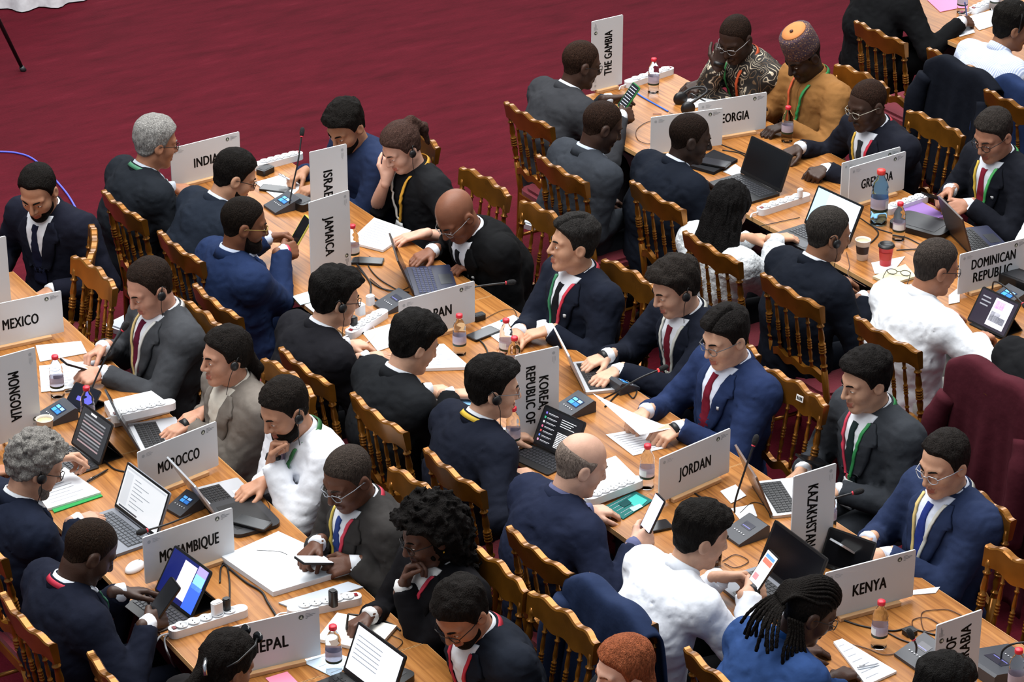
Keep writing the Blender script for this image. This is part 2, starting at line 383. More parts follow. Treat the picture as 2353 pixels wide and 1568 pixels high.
def isosurf(fn, lo, hi, h):
    """naive surface nets; returns V (n,3), F (m,4)"""
    n = [int(math.ceil((hi[i]-lo[i])/h))+1 for i in range(3)]
    ax = [np.arange(n[i], dtype=f32)*h+lo[i] for i in range(3)]
    G = np.stack(np.meshgrid(*ax, indexing='ij'), -1).reshape(-1, 3)
    D = fn(G).reshape(n); S = D < 0
    c = [(i, j, k) for i in (0, 1) for j in (0, 1) for k in (0, 1)]
    sl = lambda A, i, j, k: A[i:n[0]-1+i, j:n[1]-1+j, k:n[2]-1+k]
    cnt = sum(sl(S, *q).astype(np.int8) for q in c); act = (cnt > 0) & (cnt < 8)
    I = np.argwhere(act); 
    if len(I) == 0: return np.zeros((0, 3)), np.zeros((0, 4), int)
    vals = np.stack([D[I[:, 0]+q[0], I[:, 1]+q[1], I[:, 2]+q[2]] for q in c], 1)
    acc = np.zeros((len(I), 3), f32); m = np.zeros(len(I), f32)
    for a in range(8):
        for b in range(a+1, 8):
            if sum(abs(c[a][i]-c[b][i]) for i in range(3)) != 1: continue
            va, vb = vals[:, a], vals[:, b]; x = (va < 0) != (vb < 0)
            t = np.where(x, va/(va-vb+1e-12), 0)
            pa = np.array(c[a], f32); pb = np.array(c[b], f32)
            acc += np.where(x[:, None], pa+(pb-pa)*t[:, None], 0); m += x
    V = (I+acc/m[:, None])*h+np.array(lo, f32)
    idx = -np.ones(act.shape, np.int64); idx[tuple(I.T)] = np.arange(len(I))
    Q = []
    for axn in range(3):
        a, b = [i for i in range(3) if i != axn]
        s0 = [slice(1, n[i]-1) for i in range(3)]; s0[axn] = slice(0, n[axn]-1)
        s1 = list(s0); s1[axn] = slice(1, n[axn])
        A = S[tuple(s0)]; B = S[tuple(s1)]; E = np.argwhere(A != B); 
        if len(E) == 0: continue
        flip = A[tuple(E.T)]
        base = E.copy(); base[:, a] += 1; base[:, b] += 1
        def g(da, db):
            q = base.copy(); q[:, a] -= da; q[:, b] -= db; return idx[tuple(q.T)]
        q = np.stack([g(1, 1), g(0, 1), g(0, 0), g(1, 0)], 1)
        if axn == 1: flip = ~flip
        q = np.where(flip[:, None], q, q[:, ::-1]); Q.append(q)
    F = np.concatenate(Q); F = F[(F >= 0).all(1)]
    return V, F

# ------------------------------------------------------------------ hands
HANDS = {}
POSES = {'flat': ((12, 14, 8), .012, (.3, -.1)), 'type': ((18, 38, 22), .012, (.3, -.25)), 'grip': ((48, 62, 35), .004, (.15, -.75)), 'fist': ((72, 88, 55), .0, (.0, -.8)), 'rest': ((30, 40, 25), .004, (.2, -.4))}
def hand(pose):
    """right hand: wrist at origin, fingers along +x, back of hand +z, thumb towards +y"""
    if pose in HANDS: return HANDS[pose]
    (c1, c2, c3), spread, th = POSES[pose]
    prims = []
    for (x, y, k, j) in ((.088, .029, 1.0, 0), (.093, .009, 1.1, 1), (.087, -.012, 1.02, 2), (.077, -.031, .82, 3)):
        prims.append(((0, y*.55, 0), (x, y, 0), .0145, .0115, .012))
        p = np.array((x, y, 0.)); a = 0; yaw = (y/.03)*spread*6
        for L, cc, r0, r1 in ((.043*k, c1+3*j, .0098, .0088), (.026*k, c2+2*j, .0088, .008), (.021*k, c3, .008, .0068)):
            a += R(cc); q = p+L*np.array((math.cos(a)*math.cos(yaw), math.cos(a)*math.sin(yaw), -math.sin(a))); prims.append((tuple(p), tuple(q), r0, r1, .003)); p = q
    b0 = np.array((.02, .022, -.006)); b1 = b0+np.array((.036, .030, -.010)); 
    b2 = b1+.032*np.array((math.cos(th[0]), math.sin(th[0]), th[1])); b3 = b2+.026*np.array((math.cos(th[0]-.3), math.sin(th[0]-.3), th[1]*1.2))
    prims += [(tuple(b0), tuple(b1), .016, .0125, .012), (tuple(b1), tuple(b2), .0115, .010, .004), (tuple(b2), tuple(b3), .010, .008, .003)]
    prims.append(((-.03, 0, 0), (.01, 0, 0), .026, .0235, .015))
    def fn(G):
        d = np.full(len(G), 1., f32)
        for a, b, r0, r1, k in prims: d = smin(d, cone(G, a, b, r0, r1), k)
        return d
    HANDS[pose] = isosurf(fn, (-.066, -.075, -.11), (.21, .10, .04), .0042); return HANDS[pose]

# ------------------------------------------------------------------ heads
def face_base(P):
    A = P.copy(); A[:, 1] = np.abs(A[:, 1])
    d = ell(A, (-.012, 0, .034), (.097, .0755, .090))
    d = smin(d, ell(A, (.022, 0, -.04), (.066, .057, .078)), .03)
    d = smin(d, cone(A, (-.008, .046, -.058), (.060, .018, -.098), .017, .015), .03)
    d = smin(d, ell(A, (.070, 0, -.104), (.02, .022, .017)), .025)
    d = smin(d, ell(A, (.050, .037, -.030), (.030, .026, .028)), .025)
    return d, A
def head_fn(P, neckp, o):
    d, A = face_base(P)
    d = smin(d, cone(A, (.084, .010, .026), (.068, .046, .024), .010, .009), .018)
    d = ssub(d, ell(A, (.101, .031, .003), (.018, .017, .013)), .012)
    d = smin(d, ell(A, (.0765, .0315, .002), (.0125, .0145, .0115)), .006)
    nw = o.get('nose', 1.)
    d = smin(d, cone(A, (.090, 0, .014), (.1085, 0, -.030), .0075, .0115*nw), .012)
    d = smin(d, ell(A, (.094, .0125*nw, -.034), (.011, .009, .008)), .008)
    d = smin(d, cone(A, (.0935, 0, -.063), (.086, .02, -.067), .0065, .004), .008)
    d = smin(d, cone(A, (.0925, 0, -.0775), (.086, .018, -.0745), .0075, .004), .008)
    d = ssub(d, cone(A, (.1015, 0, -.0705), (.092, .022, -.0705), .0022, .0015), .005)
    e = ell(A, (-.012, .078, -.006), (.023, .010, .032)); e = ssub(e, ell(A, (-.006, .088, -.003), (.013, .007, .020)), .006)
    d = smin(d, e, .008)
    d = smin(d, cone(P, (-.022, 0, -.06), neckp, .053, .060), .03)
    return d
HX = [-.13, -.06, -.035, -.008, .018, .034, .05, .07, .12]
def hair_fn(P, neckp, st):
    d, A = face_base(P); d = smin(d, cone(P, (-.022, 0, -.06), neckp, .053, .060), .03)
    rec = st.get('rec', 0.)
    HZ = [-.078, -.07, -.05, -.004, -.016, .034+rec*.6, .052+rec, .066+rec, .075+rec]
    zm = np.interp(A[:, 0], HX, HZ).astype(f32)
    if rec: zm = zm-rec*.35*(1-sstep(0, .04, A[:, 1]))*(A[:, 0] > .03)
    s = P[:, 2]-zm
    Tt, Ts = st.get('top', .016), st.get('side', .007)
    t = Ts+(Tt-Ts)*sstep(.03, .095, P[:, 2])
    if 'fringe' in st: t = t+st['fringe']*sstep(.03, .08, P[:, 0])*sstep(.05, .09, P[:, 2])
    if 'part' in st: t = t*(1-.8*np.exp(-((P[:, 1]-.028)/.006)**2)*sstep(.06, .09, P[:, 2])*(P[:, 0] > -.04))
    t = -.004+(t+.004)*sstep(0., .028, s)
    if 'bald' in st: t = t-(Tt+.012)*sstep(st['bald'], st['bald']+.03, P[:, 2]+.25*np.minimum(A[:, 0]+.05, .04))
    a, fr = st.get('amp', .004), st.get('freq', 55)
    Q = P*np.array(st.get('str', (1, 1, .5)), f32)
    nz = vnoise(Q+3.3, fr)+.5*vnoise(Q+7.1, fr*2.1)
    t = t+a*2*nz*sstep(.0, .02, s)
    e = d-t
    for pr in st.get('extra', ()):
        ex = (cone(P, *pr[1:]) if pr[0] == 'c' else ell(P, *pr[1:3]))-a*2.5*nz
        e = smin(e, ex, .02)
    return e
def beard_fn(P, neckp, b):
    d, A = face_base(P)
    zc = np.interp(A[:, 0], [-.02, .01, .03, .06, .09, .12], [-.03, -.028, -.048, -.058, -.05, -.05]).astype(f32)
    s = np.minimum(zc-P[:, 2], A[:, 0]-.004)
    lip = np.exp(-(((P[:, 2]+.070)/.008)**2)-((A[:, 1])/.022)**2)*(P[:, 0] > .06)
    t = -.003+(b+.003)*sstep(0, .016, s)*sstep(-.14, -.115, P[:, 2]+0*s)-(b+.006)*lip
    return d-t-.0018*vnoise(P, 130)*sstep(0, .016, s)
HSTYLE = {
 'short': dict(top=.014, side=.006, amp=.0025), 'buzz': dict(top=.004, side=.0028, amp=.0008, freq=90), 'shaved': dict(top=.0016, side=.0016, amp=.0004),
 'full': dict(top=.024, side=.010, amp=.004, fringe=.008), 'parted': dict(top=.022, side=.008, amp=.003, part=1, fringe=.006), 'mop': dict(top=.026, side=.014, amp=.006, fringe=.014, freq=38),
 'wavy': dict(top=.022, side=.012, amp=.007, freq=34), 'curly': dict(top=.030, side=.024, amp=.014, freq=40, str=(1, 1, 1)),
 'ring': dict(top=.004, side=.0045, amp=.0010, bald=.045, freq=80), 'receding': dict(top=.012, side=.007, amp=.002, rec=.022), 'receding2': dict(top=.013, side=.008, amp=.003, rec=.016),
 'long': dict(top=.018, side=.022, amp=.007, freq=70, str=(1, 1, .15), extra=[('e', (-.07, 0, -.08), (.062, .098, .13)), ('e', (-.085, .0, -.17), (.05, .118, .12)), ('e', (-.08, -.05, -.22), (.035, .05, .10)), ('e', (-.08, .055, -.21), (.035, .05, .09))]),
 'tied': dict(top=.016, side=.016, amp=.004, str=(1, 1, .3), extra=[('c', (-.09, 0, -.01), (-.135, 0, -.10), .035, .026), ('c', (-.135, 0, -.10), (-.13, -.015, -.19), .026, .012)]),
 'pony': dict(top=.016, side=.013, amp=.003, str=(.4, 1, 1), extra=[('e', (-.105, 0, .085), (.022, .02, .02)), ('c', (-.12, 0, .08), (-.15, 0, .0), .024, .026), ('c', (-.15, 0, .0), (-.135, 0, -.1), .026, .010)]),
 'bigcurly': dict(top=.045, side=.05, amp=.020, freq=38, str=(1, 1, 1), extra=[('e', (-.06, 0, -.02), (.10, .11, .12)), ('e', (-.07, 0, -.12), (.075, .10, .12))]),
 'bob': dict(top=.018, side=.016, amp=.003, str=(1, 1, .12), extra=[('e', (-.05, 0, -.06), (.06, .085, .11))]),
}
FABRIC_N = [0]
def build_person(p):
    """p: dict (see PEOPLE). Builds an Empty 'person' with body, clothing, hair and worn things as children."""
    S = p.get('s', 1.)*1.065; lean = R(p.get('lean', 14)); yaw = R(p.get('yaw', 0)); hp = R(p.get('hp', 18)); hy = R(p.get('hy', p.get('yaw', 0)))-yaw; hr = R(p.get('hr', 0))
    fat = p.get('fat', 1.); T = p.get('T', .475)*S
    sd = lambda a, L: np.array((math.sin(a)*L, 0, math.cos(a)*L))
    def frame(lean):
        h0 = np.array((0, 0, p.get('hz', .49))); m1 = h0+sd(lean*.4, T*.5); nb = m1+sd(lean*1.5, T*.5)
        piv = nb+sd(min(lean*.8+R(12), R(60)), .075*S); return h0, m1, nb, piv
    # sit in front of the chair back behind this seat: straighten up until the hips clear it
    Rh0 = Matrix.Rotation(hy, 3, 'Z') @ Matrix.Rotation(hp, 3, 'Y') @ Matrix.Rotation(hr, 3, 'X')
    for _ in range(24):
        pv = frame(lean)[3]; hcx = Vector(pv)+Rh0 @ Vector((.022, 0, .075))*p.get('hs', 1.)*S
        Pw = at(p['px'][0], p['px'][1], hcx.z); fw = Vector((math.cos(yaw), math.sin(yaw), 0)); hipw = Pw-fw*hcx.x
        gap = min([fw.dot(hipw-Vector((cx_, cy_, 0))) for cx_, cy_, yw in CREST if abs(math.sin((yaw-R(yw))/2)) < .3 and abs(Vector((-fw.y, fw.x, 0)).dot(hipw-Vector((cx_, cy_, 0)))) < .30 and abs(fw.dot(hipw-Vector((cx_, cy_, 0)))) < .5] or [1])
        if gap > .135*S*p.get('fat', 1.)+.02 or lean <= R(1): break
        lean -= R(1.2)
    h0 = np.array((0, 0, p.get('hz', .49))); m1 = h0+sd(lean*.4, T*.5); nb = m1+sd(lean*1.5, T*.5)          # hip, mid spine, neck base
    na = min(lean*.8+R(12), R(60)); piv = nb+sd(na, .075*S)
    Rh = Matrix.Rotation(hy, 3, 'Z') @ Matrix.Rotation(hp, 3, 'Y') @ Matrix.Rotation(hr, 3, 'X')
    HM = p.get('hs', 1.0)*S
    hc = Vector(piv)+Rh @ Vector((.022, 0, .075))*HM
    # root from the photo point of the head centre
    Ph = at(p['px'][0], p['px'][1], hc.z)
    Mz = Matrix.Rotation(yaw, 3, 'Z'); root = Ph-Mz @ Vector((hc.x, hc.y, 0)); root.z = 0
    t = thing('person', p['label'], 'person', root, yaw)
    toL = lambda wpt: Mz.transposed() @ (Vector(wpt)-root)
    # ---- arms
    sh_c = m1+sd(lean*1.5, T*.5*.76)
    arms = {}
    for side, sg in (('R', -1), ('L', 1)):
        sh = Vector((sh_c[0], sg*.172*S*(1+.5*(fat-1)), sh_c[2]))
        spec = p.get(side)
        if spec is None: spec = ('loc', .40, sg*.10, .79, sg*-12, 'rest', 0)
        if spec == 'lap': p.setdefault('pole'+side, (-.8, sg*.25, -1.))
        if spec == 'lap': spec = ('loc', .30, sg*.10, .64, sg*-10, 'rest', 0)
        if spec[0] == 'loc':
            hand_p = Vector(spec[1:4]); dyaw = R(spec[4]); pose = spec[5]; roll = R(spec[6]) if len(spec) > 6 else 0; pit = R(spec[7]) if len(spec) > 7 else R(-8)
        elif spec[0] == 'face':
            hand_p = hc+Rh @ Vector(spec[1:4])*HM; dyaw = R(spec[4]); pose = spec[5]; roll = R(spec[6]); pit = R(spec[7])
        else:
            hand_p = toL(at(spec[0], spec[1], spec[2])); dyaw = R(spec[3]); pose = spec[4]; roll = R(spec[5]) if len(spec) > 5 else 0; pit = R(spec[6]) if len(spec) > 6 else R(-8)
        dv = Vector((math.cos(dyaw)*math.cos(pit), math.sin(dyaw)*math.cos(pit), math.sin(pit)))
        wr = hand_p-dv*.075*S
        a, b = .285*S, .26*S; v = wr-sh; dist = v.length
        if dist > .985*(a+b): wr = sh+v*(.985*(a+b)/dist); v = wr-sh; dist = v.length
        u = v.normalized(); ca = (a*a+dist*dist-b*b)/(2*a*dist); ca = max(-1, min(1, ca))
        pole = Vector(p.get('pole'+side, (-.35, sg*.75, -1.)))
        pole = (pole-u*pole.dot(u)).normalized()
        el = sh+u*a*ca+pole*a*math.sqrt(1-ca*ca)
        arms[side] = (sh, el, wr, dv, pose, roll, sg)
    # ---- body (skin): head, neck, trunk, arms, hands, legs in one mesh
    parts = []
    Hm = np.array(Rh)*HM; Hinv = np.linalg.inv(Hm); hcn = np.array(hc)
    nloc = Hinv @ (nb+np.array((.0, 0, -.02))-hcn)
    lo = np.minimum(np.array((-.12, -.10, -.14)), nloc-.07); hi = np.maximum(np.array((.13, .10, .135)), nloc+.05)
    V, F = isosurf(lambda G: head_fn(G, tuple(nloc), p), lo, hi, .0043)
    cen = V[F].mean(1); lips = (cen[:, 2] < -.060) & (cen[:, 2] > -.082) & (cen[:, 0] > .084) & (np.abs(cen[:, 1]) < .021)
    parts.append((V @ Hm.T+hcn, F, 0)); lipn = (lips, len(F))
    legs = []
    for sg in (-1, 1):
        kn = Vector((.40*S, sg*.11, .50)); an = Vector((p.get('ank', .36), sg*.12, .09)); legs.append((Vector((0, sg*.09, .50)), kn, an))
    Vb, Fb = isosurf(lambda G: smin(smin(cone(G*np.array((1, .72, 1), f32), h0, m1, .11, .11), cone(G*np.array((1, .72, 1), f32), m1, nb-np.array((0, 0, .05)), .11, .07), .04), smin(cone(G, legs[0][0], legs[0][1], .07, .05), cone(G, legs[1][0], legs[1][1], .07, .05), .01), .03), (-.2, -.3, .3), (.6, .3, 1.2), .035)
    parts.append((Vb, Fb, 0))
    for side, (sh, el, wr, dv, pose, roll, sg) in arms.items():
        parts.append((*tube_np([sh, (sh+el)/2, el, el.lerp(wr, .35), el.lerp(wr, .8), wr+dv*.01], [.044*S, .042*S, .037*S, .037*S, .028*S, .025*S], 14), 0))
        V, F = hand(pose); V = V*(.97*S); 
        if sg > 0: V = V*np.array((1, -1, 1)); F = F[:, ::-1]
        zx = Vector((0, 0, 1)); z = (zx-dv*zx.dot(dv)); z = z.normalized() if z.length > .05 else Vector((-1, 0, 0))
        y = z.cross(dv); Mh = np.array(Matrix((dv, y, z)).transposed() @ Matrix.Rotation(roll*-sg, 3, 'X'))
        parts.append((V @ Mh.T+np.array(wr), F, 0))
    for a, k, n_ in legs: parts.append((*tube_np([k, k.lerp(n_, .3), n_], [.05, .052, .034], 10), 0))
    Vm, Fm, Im = merge(parts); Im = np.array(Im); Im[:lipn[1]][lipn[0]] = 1
    sk = p['skin']; lk = p.get('lip') or '#%02x%02x%02x' % tuple(int(int(sk[i:i+2], 16)*k) for i, k in ((0, .86), (2, .66), (4, .66)))
    from_np('body', Vm, Fm, [skin_m(sk), mat('lip_'+lk, lk, .45)], t, True, Im)
    # ---- eyes and brows
    lookdown = p.get('eyes', .004)
    for sg in (-1, 1):
        a = ellips_np((.0835, sg*.0315, .001), (.0062, .0122, lookdown), 10, 6); b = ellips_np((.0865, sg*.0315, .001), (.0042, .0052, lookdown*.96), 8, 6)
        V, F, I = merge([(*a, 0), (*b, 1)]); from_np('eye', np.array(V) @ Hm.T+hcn, F, [mat('sclera', 'cfc8c2', .3), mat('iris', '1a110c', .25)], t, True, I)
        V, F = tube_np([Vector(q) for q in ((.0955, sg*.012, .020), (.0925, sg*.024, .0255), (.083, sg*.038, .0255), (.071, sg*.049, .019))], [.0032, .0042, .0036, .002], 6)
        from_np('eyebrow', np.array([tuple(v) for v in V]) @ Hm.T+hcn, F, hair_m(p.get('brow', p.get('hcol', '17130f'))), t)
    # ---- hair and beard
    if p.get('hair'):
        st = dict(HSTYLE[p['hair']]); st.update(p.get('hst', {}))
        ext = np.array([-.16, -.14, -.16]), np.array([.15, .14, .19])
        if st.get('extra'): ext = np.array([-.2, -.16, -.36]), np.array([.15, .16, .2])
        V, F = isosurf(lambda G: hair_fn(G, tuple(nloc), st), ext[0], ext[1], .0048)
        V = V @ Hm.T+hcn
        from_np('hair', V, F, hair_m(p.get('hcol', '17130f')), t)
    if p.get('beard'):
        V, F = isosurf(lambda G: beard_fn(G, tuple(nloc), p['beard']), (-.03, -.09, -.145), (.13, .09, -.015), .0045)
        from_np('beard', V @ Hm.T+hcn, F, hair_m(p.get('bcol', p.get('hcol', '17130f'))), t)
    # ---- clothing
    W = 1.36; sc = np.array((1, 1/W, 1), f32); kf = fat
    def torso(G):
        Q = G*sc
        d = cone(Q, h0+np.array((.03, 0, -.07)), h0+np.array((.03, 0, .05)), .124*kf*S, .126*kf*S)
        d = smin(d, cone(Q, h0+np.array((.03, 0, .05)), m1+np.array((.012, 0, 0)), .124*kf*S, .126*kf*S), .05)
        d = smin(d, cone(Q, m1, m1+(nb-m1)*.55, .138*(.5+.5*kf)*S, .132*(.5+.5*kf)*S), .05)
        d = smin(d, cone(Q, m1+(nb-m1)*.5, nb-np.array((.012, 0, .055)), .118*S, .07*S), .05)
        for sg in (-1, 1):
            sh = np.array(arms['R' if sg < 0 else 'L'][0])
            d = smin(d, cone(G, sh, nb+np.array((-.015, sg*.035, -.01)), .072*S, .054*S), .04)
        sl, sr_ = np.array(arms['L'][0]), np.array(arms['R'][0]); dn = np.array((-.012, 0, -.03))
        d = smin(d, cone(G, sl+dn, sr_+dn, .078*S, .078*S), .045)
        return d
    jc = p.get('jacket'); top_c = jc or p['shirt']; slv = p.get('sleeve', 1.)
    thick = 0. if jc else -.008
    sr = p.get('sr', 1.)
    def crease(G):
        big = vnoise(G*np.array((1, 1, 1.8), f32)+float(root.x), 9.)
        fold = np.abs(vnoise(G*np.array((1, 1, 1.4), f32)+float(root.y)+.35*big[:, None], 15.))
        fine = np.abs(vnoise(G*np.array((.8, .8, 1.8), f32)+1.7+.2*big[:, None], 24.))
        return (.017 if jc else .019)*(fold-.16)+.006*big+(.007 if jc else .008)*(fine-.16)
    def cloth(G):
        d = torso(G)-thick
        for side, (sh, el, wr, dv, pose, roll, sg) in arms.items():
            r0, r1, r2 = .073*S*sr, .061*S*sr, .046*S*sr
            e = cone(G, sh, el, r0, r1, slv < .6)
            if slv > .6:
                end = el+(wr-el)*(.96 if jc else .98)*(slv if slv < 1 else 1); e = smin(e, cone(G, el, end, r1, r2, True), .02)
            d = smin(d, e, .03)
        return d+crease(G)
    allp = np.array([np.array(q) for s_ in arms.values() for q in s_[:3]]+[h0, m1, nb])
    lo = np.minimum(allp.min(0)-.10, (-.22, -.27, .40)); hi = np.maximum(allp.max(0)+.10, (.2, .27, 1.0)); lo[2] = .40
    V, F = isosurf(cloth, lo, hi, .0115)
    cm = p.get('cmat') or (suit(top_c) if jc else fabric(top_c))
    if isinstance(cm, str): cm = globals()[cm]()
    from_np('jacket' if jc else p.get('topname', 'shirt'), V, F, cm, t)
    # chest projection: points at lateral l, height s (0 hip .. 1 neck base) pushed out by off
    ss = [0, .5, 1.]
    def spine(s):
        if s < .5: q = h0+(m1-h0)*(s/.5); a = lean*.4
        else: q = m1+(nb-m1)*((s-.5)/.5); a = lean*1.5
        return q, np.array((math.cos(a), 0, -math.sin(a)))
    def chest(pts, off, back=False):
        O = []; N = []
        for l, s in pts:
            q, n_ = spine(min(s, 1.06)); q = q+(0 if s <= 1.06 else 0); n_ = -n_ if back else n_
            O.append(q+np.array((0, l, 0))); N.append(n_)
        O = np.array(O, f32); N = np.array(N, f32); tt = np.full(len(O), .34, f32)
        for _ in range(26):
            X = O+N*tt[:, None]; tt = tt-np.minimum(torso(X)-thick+crease(X), .05)*.8; tt = np.maximum(tt, -.02)
        return O+N*(tt+off)[:, None]
    def strip(name, rows, off, m, th=.004, par=t, nc=4):
        """rows: (s, l0, l1) bands on the chest"""
        rr = []
        for (s0, a0, b0), (s1, a1, b1) in zip(rows, rows[1:]):
            k = max(1, int(abs(s1-s0)/.03)+1)
            for i in range(k): u = i/k; rr.append((s0+(s1-s0)*u, a0+(a1-a0)*u, b0+(b1-b0)*u))
        rr.append(rows[-1]); pts = [(a+(b-a)*j/nc, s) for s, a, b in rr for j in range(nc+1)]
        X = chest(pts, off); Y = chest(pts, off-th-.006); n1 = nc+1; F = []; o = len(X)
        for i in range(len(rr)-1):
            for j in range(nc):
                q = (i*n1+j, i*n1+j+1, (i+1)*n1+j+1, (i+1)*n1+j); F.append(q); F.append(tuple(v+o for v in q[::-1]))
        for i in range(len(rr)-1):
            for j in (0, nc): a, b = i*n1+j, (i+1)*n1+j; F.append((a, b, b+o, a+o) if j == 0 else (b, a, a+o, b+o))
        for i in (0, len(rr)-1):
            for j in range(nc): a, b = i*n1+j, i*n1+j+1; F.append((b, a, a+o, b+o) if i == 0 else (a, b, b+o, a+o))
        return from_np(name, np.concatenate([X, Y]), F, m, par)
    nax = np.array(piv)-nb; nax = nax/np.linalg.norm(nax)
    def collar(name, r0, r1, z0, z1, gap, m, th=.004, rise=.012):
        """open ring round the neck: gap = half-opening angle at the front"""
        B0 = nb+np.array((.0, 0, -.012)); X = np.array((nax[2], 0, -nax[0])); V = []; F = []; n = 26
        for i in range(n+1):
            a = gap+(2*math.pi-2*gap)*i/n; c, s_ = math.cos(a), math.sin(a)
            for rr, zz in ((r0, z0), (r1, z1), (r1+th, z1-.002), (r0+th+.006, z0)):
                up = zz+rise*(.5-.5*c)-.028*max(0, c)**2
                V.append(B0+X*c*rr*1.02*S+np.array((0, s_*rr*S, 0))+nax*up*S)
        for i in range(n):
            for j in range(4): F.append((i*4+j, i*4+(j+1) % 4, (i+1)*4+(j+1) % 4, (i+1)*4+j))
        F.append((0, 1, 2, 3)); F.append(tuple(n*4+j for j in (3, 2, 1, 0)))
        return from_np(name, V, F, m, t)
    shirt_c = p.get('shirt', 'dfe3ea')
    if jc:
        vd = p.get('vd', .42)                                   # bottom of the V opening
        wv = lambda s: .066*S*max(0, (s-vd))/(1.02-vd)
        if p.get('shirt'):
            strip('shirt_front', [(s, -wv(s)-.004, wv(s)+.004) for s in (1.04, .9, .8, .7, .6, .5, vd) if s >= vd], .008, fabric(shirt_c), .004, t, 10)
            collar('shirt_collar', .066, .060, .002, .046, R(16), fabric(shirt_c))
        if p.get('lapel', 1):
            lm = cm
            for sg in (-1, 1):
                rows = [(1.0, .062, .084), (.92, .055, .108), (.84, .048, .122), (.83, .047, .104), (.7, .034, .092), (.55, .017, .066), (vd, .0, .024)]
                strip('lapel', [(s, sg*a*S, sg*b*S) if sg > 0 else (s, sg*b*S, sg*a*S) for s, a, b in rows], .014, lm, .007)
            collar('jacket_collar', .078, .070, -.012, .034, R(48), lm, .006)
    else:
        if p.get('collar', 1): collar('shirt_collar', .067, .061, -.002, .046, R(18), cm)
        if p.get('placket', 1): strip('placket', [(.98, -.012, .012), (.6, -.012, .012), (.2, -.012, .012)], .004, cm, .003)
    if p.get('tie'):
        strip('tie', [(.97, -.018*S, .018*S), (.91, -.013*S, .013*S), (.6, -.030*S, .030*S), (max(.25, p.get('vd', .4)-.1), -.036*S, .036*S)], .014, fabric(p['tie']), .005)
    if p.get('lanyard'):
        c1, c2 = p['lanyard']; sb = p.get('lan_s', .42)
        for sg, cc in ((1, c1), (-1, c2)):
            rows = [(1.0, .056, .069), (.9, .046, .059), (.7, .028, .041), (.5, .008, .021), (sb, -.004, .010)]
            strip('lanyard', [(s, sg*a*S, sg*b*S) if sg > 0 else (s, sg*b*S, sg*a*S) for s, a, b in rows], .020, mat('ribbon_'+cc, cc, .6), .002)
        if p.get('badge', 1): strip('badge', [(sb, -.03, .03), (sb-.14, -.04, .04), (sb-.26, -.04, .04)], .024, mat('badge_card', 'dfe2e4', .4), .002)
        collar('lanyard_loop', .0795, .0765, .012, .030, R(60), mat('ribbon_'+c1, c1, .6), .002)
    if p.get('pin'): strip('lapel_pin', [(.74, .072, .084), (.71, .072, .084)], .020, mat('pin', p['pin'], .3), .002, t, 1)
    if p.get('pocket', 0): strip('pocket_square', [(.66, .06, .115), (.64, .06, .115)], .012, fabric(shirt_c), .004)
    # cuffs
    for side, (sh, el, wr, dv, pose, roll, sg) in arms.items():
        if slv <= .6: continue
        ax = (wr-el).normalized()
        if jc and p.get('cuff', 1) and p.get('shirt'): tube('shirt_cuff', [wr-ax*.045*S, wr-ax*.0*S, wr+dv*.012*S], [.036*S, .0355*S, .034*S], fabric(p.get('cuffc', shirt_c)), t, 14)
        if not jc: tube('cuff', [wr-ax*.055*S, wr-ax*.0*S], [.041*S*sr, .037*S*sr], cm, t, 14)
        if p.get('watch') == side: tube('wrist_watch', [wr+dv*.010, wr+dv*.034], [.031*S, .030*S], BLACK, t, 14)
        if p.get('band') and p['band'][0] == side: tube('wrist_band', [wr+dv*.012, wr+dv*.03], [.030*S, .0295*S], plastic(p['band'][1]), t, 14)
    # trousers and shoes
    tr = suit(p.get('trouser', jc or '1b1c22'))
    V, F, I = merge([(*tube_np([a+Vector((-.05, 0, -.0)), a.lerp(k, .5), k, k+Vector((.02, 0, -.06)), k.lerp(n_, .55), n_], [.095*kf, .085, .068, .066, .062, .055], 12), 0) for a, k, n_ in legs])
    from_np('trousers', V, F, tr, t)
    for a, k, n_ in legs:
        V, F = tube_np([n_+Vector((-.05, 0, -.045)), n_+Vector((-.02, 0, -.04)), n_+Vector((.07, 0, -.05)), n_+Vector((.16, 0, -.06)), n_+Vector((.20, 0, -.065))], [.025, .042, .042, .036, .016], 10)
        from_np('shoe', V, F, plastic('17120f', .35), t)
    # ---- worn things
    def hl(q): return tuple(hcn+Hm @ np.array(q))
    def htube(name, pts, r, m, n=6): return tube(name, [hl(q) for q in pts], r, m, t, n)
    if p.get('glasses'):
        gm = mat('frame_'+p['glasses'], p['glasses'], .3, metal=.2); prt = []
        for sg in (-1, 1):
            ring = [Vector(hl((.104-.010*abs(math.cos(a))*(1 if math.cos(a)*1 > 0 else .2), sg*(.033+.023*math.cos(a)), -.002+.017*math.sin(a)))) for a in np.linspace(0, 2*math.pi, 17)]
            prt.append((*tube_np(ring, .0019, 5), 0))
            prt.append((*tube_np([Vector(hl(q)) for q in ((.096, sg*.056, .004), (.04, sg*.076, .006), (-.005, sg*.082, .006), (-.025, sg*.080, -.008))], .0019, 5), 0))
        prt.append((*tube_np([Vector(hl(q)) for q in ((.104, .010, .002), (.109, 0, .006), (.104, -.010, .002))], .0019, 5), 0))
        V, F, I = merge(prt); from_np('glasses', V, F, gm, t)
